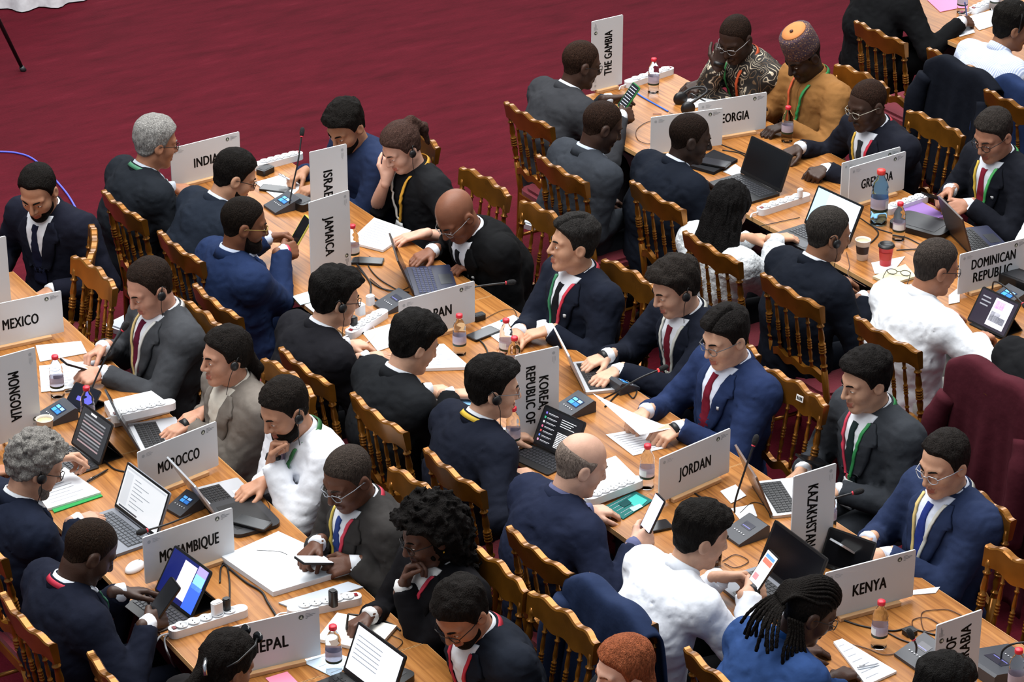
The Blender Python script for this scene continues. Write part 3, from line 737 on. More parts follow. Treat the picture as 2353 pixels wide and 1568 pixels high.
    if p.get('ear'):
        sg = 1 if p['ear'] == 'L' else -1
        V, F = ellips_np((.0, sg*.092, -.010), (.020, .011, .021)); a = (V, F, 0)
        b = (*tube_np([Vector(q) for q in ((.004, sg*.088, -.02), (.022, sg*.082, -.06), (.03, sg*.07, -.10), (.04, sg*.06, -.15))], .0016, 5), 0)
        c = (*tube_np([Vector(q) for q in ((-.008, sg*.094, .008), (-.022, sg*.090, .026), (-.036, sg*.084, .008))], .003, 5), 0)
        V, F, I = merge([a, b, c]); from_np('earpiece', np.array(V) @ Hm.T+hcn, F, BLACK, t)
    if p.get('earring'):
        V, F = ellips_np((-.008, .084, -.044), (.005, .005, .006), 8, 6); from_np('earring', np.array(V) @ Hm.T+hcn, F, mat('gold_metal', 'c79a3a', .25, metal=1), t)
    if p.get('extra'): p['extra'](t, hl, htube, Hm, hcn, chest, arms, strip)
    index = dict(root=t, hc=root+Mz @ hc, yaw=yaw)
    for s_ in ('R', 'L'): index[s_] = root+Mz @ arms[s_][2]; index[s_+'d'] = Mz @ arms[s_][3]
    return index
# ------------------------------------------------------------------ chairs at the tables
for px_, yw, lb in [
 ((1211, 262), 0, 'gilded chair behind the grey-suited man beside THE GAMBIA board'),
 ((1287, 386), 0, 'gilded chair behind the bald man in a slate suit with blue collar'),
 ((1506, 447), 0, 'gilded chair behind the bald man in front of the wordless board'),
 ((1632, 566), 0, 'gilded chair behind the long-haired woman in a white blouse'),
 ((1815, 665), 0, 'gilded chair behind the man facing a white laptop screen and two coffee cups'),
 ((2035, 766), 0, 'gilded chair behind the man in a white guayabera shirt'),
 ((2275, 905), 0, 'chair mostly hidden under a maroon coat at the right edge'),
 ((279, 470), 0, 'gilded chair behind the grey-haired man at the INDIA board'),
 ((410, 565), 0, 'gilded chair behind the black-haired man with glasses at the INDIA board'),
 ((494, 690), 0, 'gilded chair behind the bearded man in a bright blue suit'),
 ((697, 840), 0, 'gilded chair behind the mop-haired man with back turned left of the JAPAN board'),
 ((865, 947), 0, 'gilded chair behind the man whose head overlaps the JAPAN board'),
 ((1038, 1078), 0, 'gilded chair behind the man with a yellow lanyard at the KOREA board'),
 ((1235, 1263), 0, 'gilded chair behind the balding man at the JORDAN board'),
 ((1420, 1375), 0, 'chair hidden under a blue jacket behind the white-shirted man'),
 ((1655, 1550), 0, 'gilded chair behind the braided woman in a royal blue blazer'),
 ((56, 1420), 0, 'gilded chair behind the man at the MOZAMBIQUE board, lower left'),
 ((-50, 1230), 0, 'gilded chair cut by the left frame edge behind the curly grey-haired man'),
 ((262, 1560), 0, 'gilded chair at the bottom edge below the MOZAMBIQUE man'),
 ((2020, 72), 0, 'gilded chair behind the black-suited man cropped at the neck, top right'),
 ((2190, 135), 0, 'chair hidden under a dark jacket behind the striped-shirt man'),
 ((2325, 232), 0, 'gilded chair at the right frame edge below the striped-shirt man'),
 ((212, 556), 152, 'gilded chair seen edge-on behind the navy-suited man at far left'),
 ((222, 622), 180, 'empty gilded chair beside the MEXICO board'),
 ((470, 724), 180, 'gilded chair behind the grey-suited man holding a phone over papers'),
 ((668, 864), 180, 'gilded chair behind the woman in a taupe blazer'),
 ((970, 1120), 180, 'gilded chair behind the man in a brown-grey suit with blue tie'),
 ((1144, 1299), 180, 'gilded chair behind the woman with big curly black hair'),
 ((1302, 1414), 180, 'gilded chair behind the curly-haired man at the bottom with red lanyard'),
 ((960, 306), 180, 'gilded chair behind the brown-haired woman in a black top'),
 ((1120, 414), 180, 'gilded chair behind the bald man bent over a laptop'),
 ((1262, 492), 180, 'empty gilded chair between the bald man and the JAPAN delegate in red lanyard'),
 ((1455, 630), 180, 'gilded chair behind the man with red lanyard at the JAPAN board'),
 ((1680, 772), 180, 'gilded chair behind the young man with earpiece and dotted tie'),
 ((1831, 884), 180, 'gilded chair with a small white number sticker on the crest'),
 ((2250, 1140), 180, 'gilded chair behind the man with silver glasses at the KAZAKHSTAN board'),
 ((2365, 1302), 180, 'empty gilded chair at the right frame edge beside the KENYA board'),
 ((1985, 172), 180, 'gilded chair behind the man in an ochre robe'),
 ((2155, 280), 180, 'gilded chair behind the man in navy at the GRENADA board'),
]:
    ch = chair(px_, yw, lb)
    if 'sticker' in lb:
        st = box('number_sticker', (0, 0, 0), (.002, .04, .026), mat('sticker', 'e8e8e6', .6), ch); st.location = (-.236, .06, .925); st.rotation_euler = (0, R(-9), R(8))
        for k in range(4): 
            d = box('sticker_digit', (0, 0, 0), (.001, .005, .014), INK, st); d.location = (.0016, -.012+.008*k, 0)
            
# cloth draped over chair backs
def drape(px_, yaw, hexc, label, w=.50, zf=.62, zb=.30, name='draped_jacket', ztop=1.03, sleeves=True):
    p = at(px_[0], px_[1], 1.0); t = thing(name, label, 'jacket' if 'jacket' in name else 'coat', (p.x, p.y, 0), R(yaw))
    prof = [(-.10, zb), (-.085, zb+.2), (-.055, .75), (-.045, ztop-.08), (-.035, ztop-.015), (-.01, ztop), (.03, ztop-.01), (.055, ztop-.06), (.075, .8), (.085, zf)]
    pts = spline([Vector((x, 0, z)) for x, z in prof], 5); n = 40; V = []; F = []
    for j in range(n+1):
        u = -1+2*j/n
        for i, q in enumerate(pts):
            hang = 1-min(1, max(0, (q.z-.55)/.43)); sgn = -1 if i < len(pts)*.58 else 1
            x = q.x+sgn*(.02*math.sin(u*9+i*.12)+.012*math.sin(u*19+1.3*i*.1))*hang+.03*(u*u)*hang*sgn*-1
            z = q.z-.05*abs(u)**3-.012*math.cos(u*6)
            V.append((x, u*w/2*(1+.14*hang), z))
    m = len(pts)
    for j in range(n):
        for i in range(m-1): F.append((j*m+i, (j+1)*m+i, (j+1)*m+i+1, j*m+i+1))
    o = from_np('cloth_shell', V, F, suit(hexc), t); md = o.modifiers.new('thickness', 'SOLIDIFY'); md.thickness = .012; md.offset = 0
    if sleeves:
        for s in (-1, 1): tube('sleeve', spline([(-.05, s*w*.44, .90), (-.085, s*w*.5, .78), (-.10, s*w*.5, .6), (-.10, s*w*.47, .42)], 5), [.05]*4+[.058]*4+[.055]*4+[.05]*4, suit(hexc), t, 12, 1)
    return t
drape((1405, 1378), 0, '22365f', 'blue suit jacket draped over the chair back behind the white-shirted man', .52)
drape((2215, 160), 0, '131825', 'dark navy jacket draped over the chair back of the striped-shirt man', .56)
drape((2290, 905), 0, '5b1728', 'maroon coat draped over a chair back at the right edge', .56, .55, .12, 'draped_coat', 1.11)
drape((2352, 200), 0, '1b3566', 'bright blue jacket hanging at the right frame edge below the striped shirt', .45)

# ------------------------------------------------------------------ people
def batik():
    if 'batik' in MATS: return MATS['batik']
    m = bpy.data.materials.new('batik'); m.use_nodes = True; nt = m.node_tree; b = nt.nodes['Principled BSDF']; L = nt.links
    tc = nt.nodes.new('ShaderNodeTexCoord'); wv = nt.nodes.new('ShaderNodeTexWave'); wv.inputs['Scale'].default_value = 7; wv.inputs['Distortion'].default_value = 16; wv.inputs['Detail'].default_value = 1.2; wv.inputs['Detail Scale'].default_value = 1.6
    L.new(tc.outputs['Object'], wv.inputs['Vector'])
    r = ramp_node(nt, wv.outputs[0], [(.0, '1c1815'), (.38, '3a3029'), (.5, 'd8cbb5'), (.68, 'cbbda4'), (.8, '2a2420')]); 
    n = nt.nodes.new('ShaderNodeTexNoise'); n.inputs['Scale'].default_value = 8; L.new(tc.outputs['Object'], n.inputs['Vector'])
    r2 = ramp_node(nt, n.outputs[0], [(.45, 'ffffff'), (.6, '6e5a45')])
    mx = nt.nodes.new('ShaderNodeMix'); mx.data_type = 'RGBA'; mx.blend_type = 'MULTIPLY'; mx.inputs[0].default_value = 1; L.new(r.outputs[0], mx.inputs[6]); L.new(r2.outputs[0], mx.inputs[7]); L.new(mx.outputs[2], b.inputs['Base Color'])
    b.inputs['Roughness'].default_value = .8; MATS['batik'] = m; return m
def striped():
    if 'striped' in MATS: return MATS['striped']
    m = bpy.data.materials.new('striped'); m.use_nodes = True; nt = m.node_tree; b = nt.nodes['Principled BSDF']; L = nt.links
    tc = nt.nodes.new('ShaderNodeTexCoord'); wv = nt.nodes.new('ShaderNodeTexWave'); wv.bands_direction = 'Y'; wv.inputs['Scale'].default_value = 30
    L.new(tc.outputs['Object'], wv.inputs['Vector']); r = ramp_node(nt, wv.outputs[0], [(.3, 'd5dcea'), (.6, 'a6b4d2')]); L.new(r.outputs[0], b.inputs['Base Color']); b.inputs['Roughness'].default_value = .85
    MATS['striped'] = m; return m
def lace():
    return mat('white_lace', 'd3d8dc', .9, bump=(45, .9), var=(38, .16))
def kufi(t, hl, htube, Hm, hcn, chest, arms, strip):
    bm = bmesh.new(); n = 28; prof = [(.100, .030), (.103, .06), (.100, .11), (.094, .150), (.088, .158), (.06, .164), (.002, .165)]
    lathe(bm, prof, n); 
    for v in bm.verts: v.co.x = v.co.x*.98-.012; v.co.y *= .84
    M = Matrix(Hm.tolist()).to_4x4(); M.translation = Vector(hcn); bmesh.ops.transform(bm, matrix=M, verts=bm.verts)
    m = bpy.data.materials.new('embroidered_cap'); m.use_nodes = True; nt = m.node_tree; b = nt.nodes['Principled BSDF']
    tc = nt.nodes.new('ShaderNodeTexCoord'); vo = nt.nodes.new('ShaderNodeTexVoronoi'); vo.inputs['Scale'].default_value = 70; nt.links.new(tc.outputs['Object'], vo.inputs['Vector'])
    r = ramp_node(nt, vo.outputs[0], [(.2, '8a6a4c'), (.42, '2a2038'), (.8, '5c4038')]); nt.links.new(r.outputs[0], b.inputs['Base Color']); b.inputs['Roughness'].default_value = .9
    cap = from_bm('cap', bm, m, t, True)
    bm = bmesh.new(); lathe(bm, [(.072, .160), (.070, .168), (.03, .170), (.002, .170)], 24)
    for v in bm.verts: v.co.x = v.co.x*.95-.012; v.co.y *= .84
    bmesh.ops.transform(bm, matrix=M, verts=bm.verts); from_bm('cap_crown_patch', bm, mat('cap_orange', 'c07a44', .8), cap, True)
    bm = bmesh.new(); lathe(bm, [(.008, .169), (.010, .176), (.004, .180)], 10); bmesh.ops.transform(bm, matrix=M, verts=bm.verts); from_bm('cap_button', bm, mat('cap_btn', '4a2c22', .7), cap, True)
def braids(t, hl, htube, Hm, hcn, chest, arms, strip):
    hm = hair_m('14100e')
    for i in range(15):                                                   # cornrows running front to back
        y = -.072+.0103*i; k = math.sqrt(max(.05, 1-(y/.084)**2))
        pts = [(.078*k+.0, y*.75, .072*k+.012), (.055*k, y*.9, .108*k+.012), (.0, y, .130*k+.010), (-.06*k, y, .112*k+.008), (-.112, y*.75, .055), (-.135, y*.5, .0)]
        htube('braid', spline([Vector(q) for q in pts], 5), [.0062+.0016*(j % 2) for j in range(26)], hm, 6)
    def hang(q, steps, n=19):
        P0 = Vector(hl(q)); tube('braid', spline([P0]+[P0+Vector(v) for v in steps], 6), [.0062+.002*(j % 2) for j in range(n)], hm, t, 6)
    for i in range(11):                                                   # loose ends falling over the back and near shoulder
        a = -.06+.012*i; k = i % 4
        hang((-.125, a*.7, .0), [(-.035-.006*k, a*.3, -.02), (-.075-.012*k, a*.8-.01, -.065), (-.09-.016*k, a*1.2-.015*(i % 3), -.115-.012*(i % 5))])
    for i in range(6):
        hang((-.05-.012*i, -.082, -.02), [(-.01, -.02, -.05), (-.015-.008*i, -.045, -.11), (.0-.012*i, -.05-.006*(i % 2), -.165-.010*(i % 3))])
def sunglasses_top(t, hl, htube, Hm, hcn, chest, arms, strip):
    for s in (-1, 1):
        htube('sunglasses', [(.06, s*.035, .125), (.02, s*.075, .11), (-.05, s*.092, .05), (-.08, s*.08, .02)], .004, BLACK, 6)
        V, F = ellips_np((.062, s*.034, .128), (.008, .026, .02)); from_np('sunglass_lens', np.array(V) @ Hm.T+hcn, F, GLASSY, t)
    htube('hair_clip', [(-.12, -.01, .02), (-.135, -.03, .0), (-.13, -.045, -.03)], .008, mat('silver_clip', 'b9bcc2', .2, metal=.9), 6)
def headphones(t, hl, htube, Hm, hcn, chest, arms, strip):
    htube('headset_band', [(.0, -.095, .0), (-.005, -.085, .09), (-.01, -.04, .135), (-.01, .04, .135), (-.005, .085, .09), (.0, .095, .0)], .005, BLACK, 6)
def bracelet(t, hl, htube, Hm, hcn, chest, arms, strip):
    sh, el, wr, dv, pose, roll, sg = arms['L']; tube('bracelet', [wr+dv*.0, wr+dv*.008], [.031, .031], mat('silver_clip', 'b9bcc2', .2, metal=.9), t, 14)
def brow_hand(t, *a): pass
P_ = {}
NAVY = '191f30'
PEOPLE = [
 dict(id='A1', px=(88, 440), yaw=205, hy=222, hp=28, lean=10, skin='b58468', hair='receding', hcol='14110f', beard=.004, jacket='1b1e30', shirt='dfe3ea', tie='181b30', R=('loc', .36, -.16, .66, 10, 'rest'), L=('loc', .36, .14, .66, -10, 'rest'), label='bearded man in a dark navy suit looking down, at far left'),
 dict(id='A2', px=(345, 660), yaw=180, hy=182, hp=24, lean=10, skin='c4917a', hair='receding', hcol='241a15', jacket='4c4f55', shirt='dfe3ea', tie='5a1830', lanyard=('cfcfcb', 'cdb57a'), ear='L', L=(197, 868, .80, -12, 'grip', 30), R=(204, 818, .81, 12, 'grip', 30), label='man in a grey suit with burgundy tie holding a phone over papers'),
 dict(id='A3', px=(518, 818), yaw=180, hy=176, hp=4, lean=16, s=.95, skin='bd8b72', hair='tied', hcol='181412', jacket='8f857b', shirt='cfc9bd', ear='L', cuff=0, L=(400, 990, .785, 4, 'type'), R=(432, 962, .79, 0, 'type'), watch='L', label='woman in a taupe blazer with an earpiece typing beside the MOROCCO board'),
 dict(id='A4', px=(655, 940), yaw=180, hy=184, hp=24, lean=12, skin='bd8a6e', hair='short', hcol='1c1714', beard=.011, bcol='15110f', jacket=None, shirt='e9ecf3', tie='8d7f92', lanyard=('2f6b3c', 'd2ac3c'), badge=0, ear='L', L=('face', .105, .008, -.105, 180, 'fist', 60, 75), R=(568, 1128, .79, 5, 'type'), watch='L', poleL=(.1, .5, -1), label='bearded man in a white shirt with fist at his mouth'),
 dict(id='A5', px=(800, 1098), yaw=180, hy=192, hp=24, lean=10, fat=1.08, skin='5e3c2d', nose=1.2, hair='buzz', hcol='38302b', glasses='9aa0a8', jacket='403d3c', shirt='dfe3ea', tie='2c3f78', lanyard=('c5364c', 'bfa94a'), badge=0, L=(768, 1303, .80, -25, 'grip', 40), R=(702, 1276, .82, 25, 'grip', 20), label='man with glasses in a brown-grey suit and blue tie holding a white-screened phone'),
 dict(id='A6', px=(985, 1228), yaw=180, hy=176, hp=16, lean=14, s=.97, skin='56392d', nose=1.15, hair='bigcurly', hcol='0f0c0b', glasses='18181a', jacket='17161b', shirt='d8d8d8', lanyard=('c03048', 'c03048'), badge=0, earring=1, L=('face', .11, .0, -.10, 170, 'grip', 55, 65), R=(812, 1436, .79, 5, 'grip', 20), extra=bracelet, label='woman with big curly black hair and glasses, chin on hand, writing'),
 dict(id='A7', px=(1062, 1408), yaw=180, hy=196, hp=36, lean=14, skin='a8765c', hair='wavy', hcol='15110f', glasses='18181a', beard=.003, jacket='1d2432', shirt='dfe3ea', lanyard=('b82a3e', 'b82a3e'), R='lap', L='lap', label='curly-haired bespectacled man with a red lanyard at the bottom'),
 dict(id='A8', px=(82, 1072), yaw=0, hy=-8, hp=26, lean=22, skin='b98d75', hair='curly', hcol='7d7a76', hst=dict(top=.028, side=.018, amp=.011), beard=.002, bcol='6f6a66', glasses='30302f', ear='R', jacket='1b243b', shirt='dfe3ea', R=(212, 1188, .79, 12, 'type'), L=(168, 1050, .86, -5, 'grip', 40), label='man with curly grey hair and an earpiece at the lower left'),
 dict(id='A9', px=(205, 1268), yaw=0, hy=-6, hp=36, lean=20, fat=1.05, skin='3d281e', nose=1.2, hair='shaved', hcol='21160f', jacket='171d31', shirt='e2e6ee', lanyard=('c02a44', '2f6b50'), badge=0, L=(325, 1358, .86, -12, 'type', 20), R=(372, 1418, .86, 22, 'grip', 45), label='man in navy with a red lanyard touching a tablet before the MOZAMBIQUE board'),
 dict(id='A10', px=(522, 1530), yaw=0, hy=10, hp=28, lean=20, s=.95, skin='8a6048', hair='tied', hcol='15110f', jacket='1d1a1c', shirt='d8d8d8', extra=sunglasses_top, label='dark-haired person with sunglasses on the head below the NEPAL board'),
 dict(id='A11', px=(-112, 930), yaw=0, hp=20, lean=18, skin='a8765c', hair='short', jacket='1b2235', shirt='dfe3ea', label='person in navy cut off by the left frame edge above the grey-haired man'),
 dict(id='B1', px=(358, 328), yaw=0, hy=-6, hp=14, lean=14, fat=1.05, skin='a9755a', hair='wavy', hcol='8f8d8a', hst=dict(amp=.004, top=.02), glasses='1a1a1c', jacket='222831', shirt='bcc4d0', lanyard=('4d8a6a', 'c9cfd2'), label='grey-haired man with glasses in a charcoal suit left of the INDIA board'),
 dict(id='B2', px=(538, 405), yaw=0, hy=-14, hp=26, lean=20, skin='b88a6e', hair='short', hcol='14110f', beard=.002, glasses='1a1a1c', jacket='202a3a', shirt='c9d2e0', R='lap', label='black-haired man with glasses whose head overlaps the INDIA board'),
 dict(id='B3', px=(560, 515), yaw=0, hy=-18, hp=14, lean=16, fat=1.04, skin='704630', nose=1.15, hair='buzz', hcol='17110d', beard=.013, bcol='120d0b', glasses='a08848', jacket='1a3362', shirt='c8d2e6', R=(676, 572, .88, 14, 'grip', 50), L=(650, 545, .87, -6, 'grip', 50), band=('R', 'd8405c'), label='bearded man in a bright blue suit holding a yellow-cased phone'),
 dict(id='B4', px=(770, 685), yaw=0, hy=-8, hp=14, lean=16, skin='cfa288', hair='mop', hcol='131110', glasses='1a1a1c', jacket='1f1f26', shirt='dfe3ea', R=(872, 818, .785, 0, 'flat'), ear='R', label='mop-haired man in black seen from behind, left of the JAPAN board'),
 dict(id='B5', px=(952, 790), yaw=0, hy=-6, hp=24, lean=18, skin='cfa288', hair='mop', hcol='131110', jacket='212429', shirt='dfe3ea', R=(1072, 905, .785, -12, 'rest'), label='black-haired man in a charcoal suit in front of the JAPAN board'),
 dict(id='B6', px=(1133, 892), yaw=0, hy=-22, hp=8, lean=14, skin='cfa288', hair='full', hcol='141110', glasses='8a8a8c', jacket='1b2133', shirt='dfe3ea', lanyard=('dcb83c', 'dcdcd0'), ear='R', R=(1212, 1088, .785, -6, 'rest'), label='man with a yellow lanyard and round glasses left of the KOREA board'),
 dict(id='B7', px=(1335, 1068), yaw=0, hy=-16, hp=22, lean=14, fat=1.1, skin='c79d88', hair='ring', hcol='7d6f66', jacket='202a48', shirt='5b5f80', R=(1490, 1232, .86, 8, 'grip', 60, 10), label='balding man in a blue suit holding up a phone left of the JORDAN board'),
 dict(id='B8', px=(1610, 1232), yaw=0, hy=-16, hp=18, lean=22, skin='c99c82', hair='full', hcol='161311', shirt='e8ecf4', R=(1748, 1352, .84, 16, 'grip', 50), L=(1700, 1325, .84, -14, 'grip', 50), watch='R', trouser='17181c', label='black-haired man in a white shirt scrolling a phone'),
 dict(id='B9', px=(1860, 1405), yaw=0, hy=-20, hp=30, lean=22, s=.97, skin='3e281f', nose=1.1, hair='buzz', hcol='14100e', glasses='2a2a2c', jacket='1f4e92', shirt='1f4e92', lapel=0, cuff=0, extra=braids, label='person with long dark braids in a royal blue blazer'),
 dict(id='B10', px=(2164, 1592), yaw=0, hp=18, lean=16, skin='c99c82', hair='full', hcol='131110', jacket='1d1d24', shirt='dfe3ea', label='black-haired person at the bottom edge below the ARABIA board'),
 dict(id='B11', px=(795, 290), yaw=180, hy=198, hp=30, lean=20, skin='a87a5e', hair='full', hcol='151210', beard=.002, jacket='223660', shirt=None, lapel=0, R=(672, 412, .785, 18, 'grip', 20), L=(702, 438, .785, -10, 'rest'), label='black-haired man in a blue jacket writing behind the ISRAEL board'),
 dict(id='B12', px=(922, 338), yaw=180, hy=184, hp=30, lean=20, s=.95, skin='cfa18c', hair='pony', hcol='43302a', shirt='17181b', topname='blouse', collar=0, placket=0, sleeve=.5, lanyard=('e0a83a', 'd8d4cc'), ear='L', R=('face', .075, -.065, -.075, 200, 'fist', 40, 70), L=(935, 545, .785, -22, 'flat'), poleR=(.3, -.3, -1), label='brown-haired woman in a black top resting her head on her hand'),
 dict(id='B13', px=(1048, 495), yaw=180, hy=190, hp=40, lean=28, fat=1.08, skin='7a4e3a', nose=1.15, hair=None, brow='2a2624', glasses='8a8a8c', jacket='131417', shirt='e2e6ee', tie='17181c', R=(965, 592, .785, 10, 'type'), L=(1062, 612, .79, -30, 'rest'), pin='c8c8c8', label='bald man in a black suit bent over a dark laptop'),
 dict(id='B14', px=(1318, 560), yaw=180, hy=160, hp=-2, lean=8, skin='c39478', hair='parted', hcol='252322', jacket='1c2335', shirt='dfe3ea', tie='17181c', lanyard=('c73246', '2f7a54'), badge=0, L=(1222, 768, .80, -22, 'flat'), R=(1172, 782, .785, 26, 'flat'), pin='d8d8d8', label='man in navy with a red lanyard and hands folded, right of the JAPAN board'),
 dict(id='B15', px=(1552, 660), yaw=180, hy=172, hp=20, lean=10, skin='cda087', hair='mop', hcol='241f1c', ear='L', jacket='1c2233', shirt='dfe3ea', tie='6a1c2a', lanyard=('c8c8c0', 'c8c8c0'), R=(1362, 832, .79, -2, 'type'), L=(1388, 868, .79, 4, 'type'), watch='R', label='young man with an earpiece and burgundy tie typing on a silver laptop'),
 dict(id='B16', px=(1668, 775), yaw=180, hy=182, hp=16, lean=16, skin='d0a48a', hair='parted', hcol='171413', glasses='6a6c70', jacket='21386a', shirt='d5dcec', tie='6e1a2c', R=(1452, 962, .80, 4, 'grip', 20), L=(1525, 1000, .80, 2, 'grip', 20), watch='L', pin='e6e6e6', label='man with round glasses in a bright blue suit holding a paper'),
 dict(id='B17', px=(1990, 875), yaw=180, hy=172, hp=12, lean=6, skin='c3977c', hair='full', hcol='151211', jacket='3d424a', shirt='dfe3ea', tie='1d2a2c', lanyard=('2f8a4c', 'c83a52'), R=('loc', .42, -.10, .72, 10, 'grip', 40), L=('loc', .36, .04, .68, -10, 'rest'), label='man in a grey suit with a green and red lanyard looking at a phone'),
 dict(id='B18', px=(2170, 1065), yaw=180, hy=186, hp=14, lean=8, fat=1.06, skin='c99a7e', hair='receding2', hcol='1d1917', glasses='b8bcc4', jacket='283a64', shirt='d5dcec', tie='26357a', lanyard=('c8c8c0', 'd0b878'), R=(1962, 1262, .80, 8, 'grip', 40), L=(1995, 1290, .79, -10, 'grip', 30), label='man with silver glasses in a blue suit and patterned tie right of the KENYA board'),
 dict(id='C1', px=(1335, 148), yaw=0, hy=-10, hp=16, lean=18, skin='3f291f', nose=1.2, hair='shaved', hcol='2e1e16', glasses='1a1a1c', jacket='3e4046', shirt='d8dde6', R=(1448, 262, .86, 16, 'grip', 50), L=(1428, 228, .87, -10, 'grip', 50), label='bald man in a grey suit holding a phone beside THE GAMBIA board'),
 dict(id='C2', px=(1383, 290), yaw=0, hy=-14, hp=24, lean=16, skin='3a261d', nose=1.2, hair='shaved', hcol='291b14', jacket='3c424c', shirt='b9c4d4', R='lap', L='lap', label='bald man in a slate suit with a light blue collar, back to the camera'),
 dict(id='C3', px=(1585, 318), yaw=0, hy=-22, hp=14, lean=18, skin='281a14', nose=1.2, hair='shaved', hcol='1d130e', jacket='161e2d', shirt='c9d2e0', label='bald man in dark navy in front of the wordless board'),
 dict(id='C4', px=(1675, 482), yaw=0, hy=28, hp=20, lean=14, s=1.0, hz=.45, T=.42, skin='c79678', hair='long', hcol='0e0c0c', shirt='dfe3e6', topname='blouse', cmat='lace', collar=0, placket=0, sr=1.15, sleeve=.85, R=(1812, 545, .79, -2, 'type'), label='woman with long black hair in a white lace blouse'),
 dict(id='C5', px=(1903, 538), yaw=0, hy=-12, hp=14, lean=16, fat=1.06, skin='8a6048', hair='short', hst=dict(top=.008, side=.004, amp=.0015), hcol='332f2c', ear='R', jacket='141b29', shirt='d8dde6', label='short-haired man in black-navy facing a bright laptop screen'),
 dict(id='C6', px=(2150, 614), yaw=0, hy=-12, hp=16, lean=12, fat=1.14, skin='a8745a', hair='short', hst=dict(top=.008, side=.004, amp=.0015), hcol='3b3430', glasses='1a1a1c', shirt='e4e8ee', R=('loc', .36, -.18, .80, 15, 'rest'), poleR=(-.2, -1.3, -.5), trouser='c8c6c0', label='broad man in a white guayabera shirt at the DOMINICAN REPUBLIC board'),
 dict(id='C7', px=(2440, 745), yaw=0, hp=16, lean=14, skin='a8745a', hair='short', jacket='17181c', shirt='dfe3ea', label='person in black cut off by the right frame edge below the tablet'),
 dict(id='C8', px=(1690, 88), yaw=180, hy=200, hp=26, lean=18, fat=1.12, skin='32211a', nose=1.2, hair='shaved', hcol='231711', glasses='8a8a8c', shirt='5a4a3a', cmat='batik', lanyard=('c8562e', '3a8a4c'), badge=0, R=('face', .098, -.038, -.03, 190, 'grip', 50, 70), L=(1590, 205, .80, 10, 'grip', 20), watch='R', poleR=(.3, -.4, -1), trouser='3a2e26', label='man in a black and cream patterned shirt with hand on his forehead'),
 dict(id='C9', px=(1846, 128), yaw=180, hy=182, hp=30, lean=14, fat=1.08, skin='2e1e17', nose=1.2, hair='shaved', hcol='120e0c', shirt='8a6136', topname='robe', placket=1, lanyard=('2f8a4c', 'c8562e'), badge=0, extra=kufi, trouser='8a6136', label='man in an ochre robe and embroidered cap'),
 dict(id='C10', px=(1993, 240), yaw=180, hy=178, hp=16, lean=16, fat=1.06, skin='3a271e', nose=1.2, hair='shaved', hcol='2b1c15', glasses='9a9488', jacket='1c1f2d', shirt='d8dde6', tie='2a2c30', lanyard=('c83246', 'd2a83c'), R=(1812, 352, .80, 4, 'rest'), L=(1872, 402, .79, 4, 'fist', 20), label='man with glasses in dark navy reaching past the black laptop'),
 dict(id='C11', px=(2283, 310), yaw=180, hy=188, hp=22, lean=8, fat=1.06, skin='a3725a', hair='short', hcol='2a2522', glasses='1a1a1c', jacket='1b1e29', shirt='d8dde6', tie='7a1c30', lanyard=('4aa85c', 'c8a83c'), badge=0, R=(2160, 452, .81, 10, 'grip', 40), L=(2192, 480, .80, -10, 'grip', 40), pin='8ab4e0', label='man with a green lanyard and red tie reading a phone right of the GRENADA board'),
 dict(id='C12', px=(2432, 455), yaw=180, hp=16, lean=16, skin='a8745a', hair='short', shirt='e6eaf0', L=('loc', .34, .1, .95, -20, 'fist'), label='person in a white shirt cut off by the right frame edge'),
 dict(id='D1', px=(2075, -85), yaw=0, hp=20, lean=20, skin='4a3024', hair='shaved', jacket='131417', shirt='d8dde6', R=(2228, 48, .80, 10, 'grip', 30), label='man in black at the top edge whose head is out of the frame'),
 dict(id='D2', px=(2325, 62), yaw=0, hy=-20, hp=14, lean=22, skin='8a6048', hair='full', hcol='14110f', shirt='b9c6de', cmat='striped', extra=headphones, trouser='20242e', label='dark-haired man in a blue striped shirt at the top right'),
 dict(id='E1', px=(1432, 1542), yaw=180, hy=172, hp=10, lean=6, s=.94, skin='d8ab95', hair='bob', hcol='8a4c30', brow='7a4a34', jacket='23252c', shirt='d8d8d8', label='red-haired person in profile at the bottom edge'),
]
for q in PEOPLE: P_[q['id']] = build_person(q)
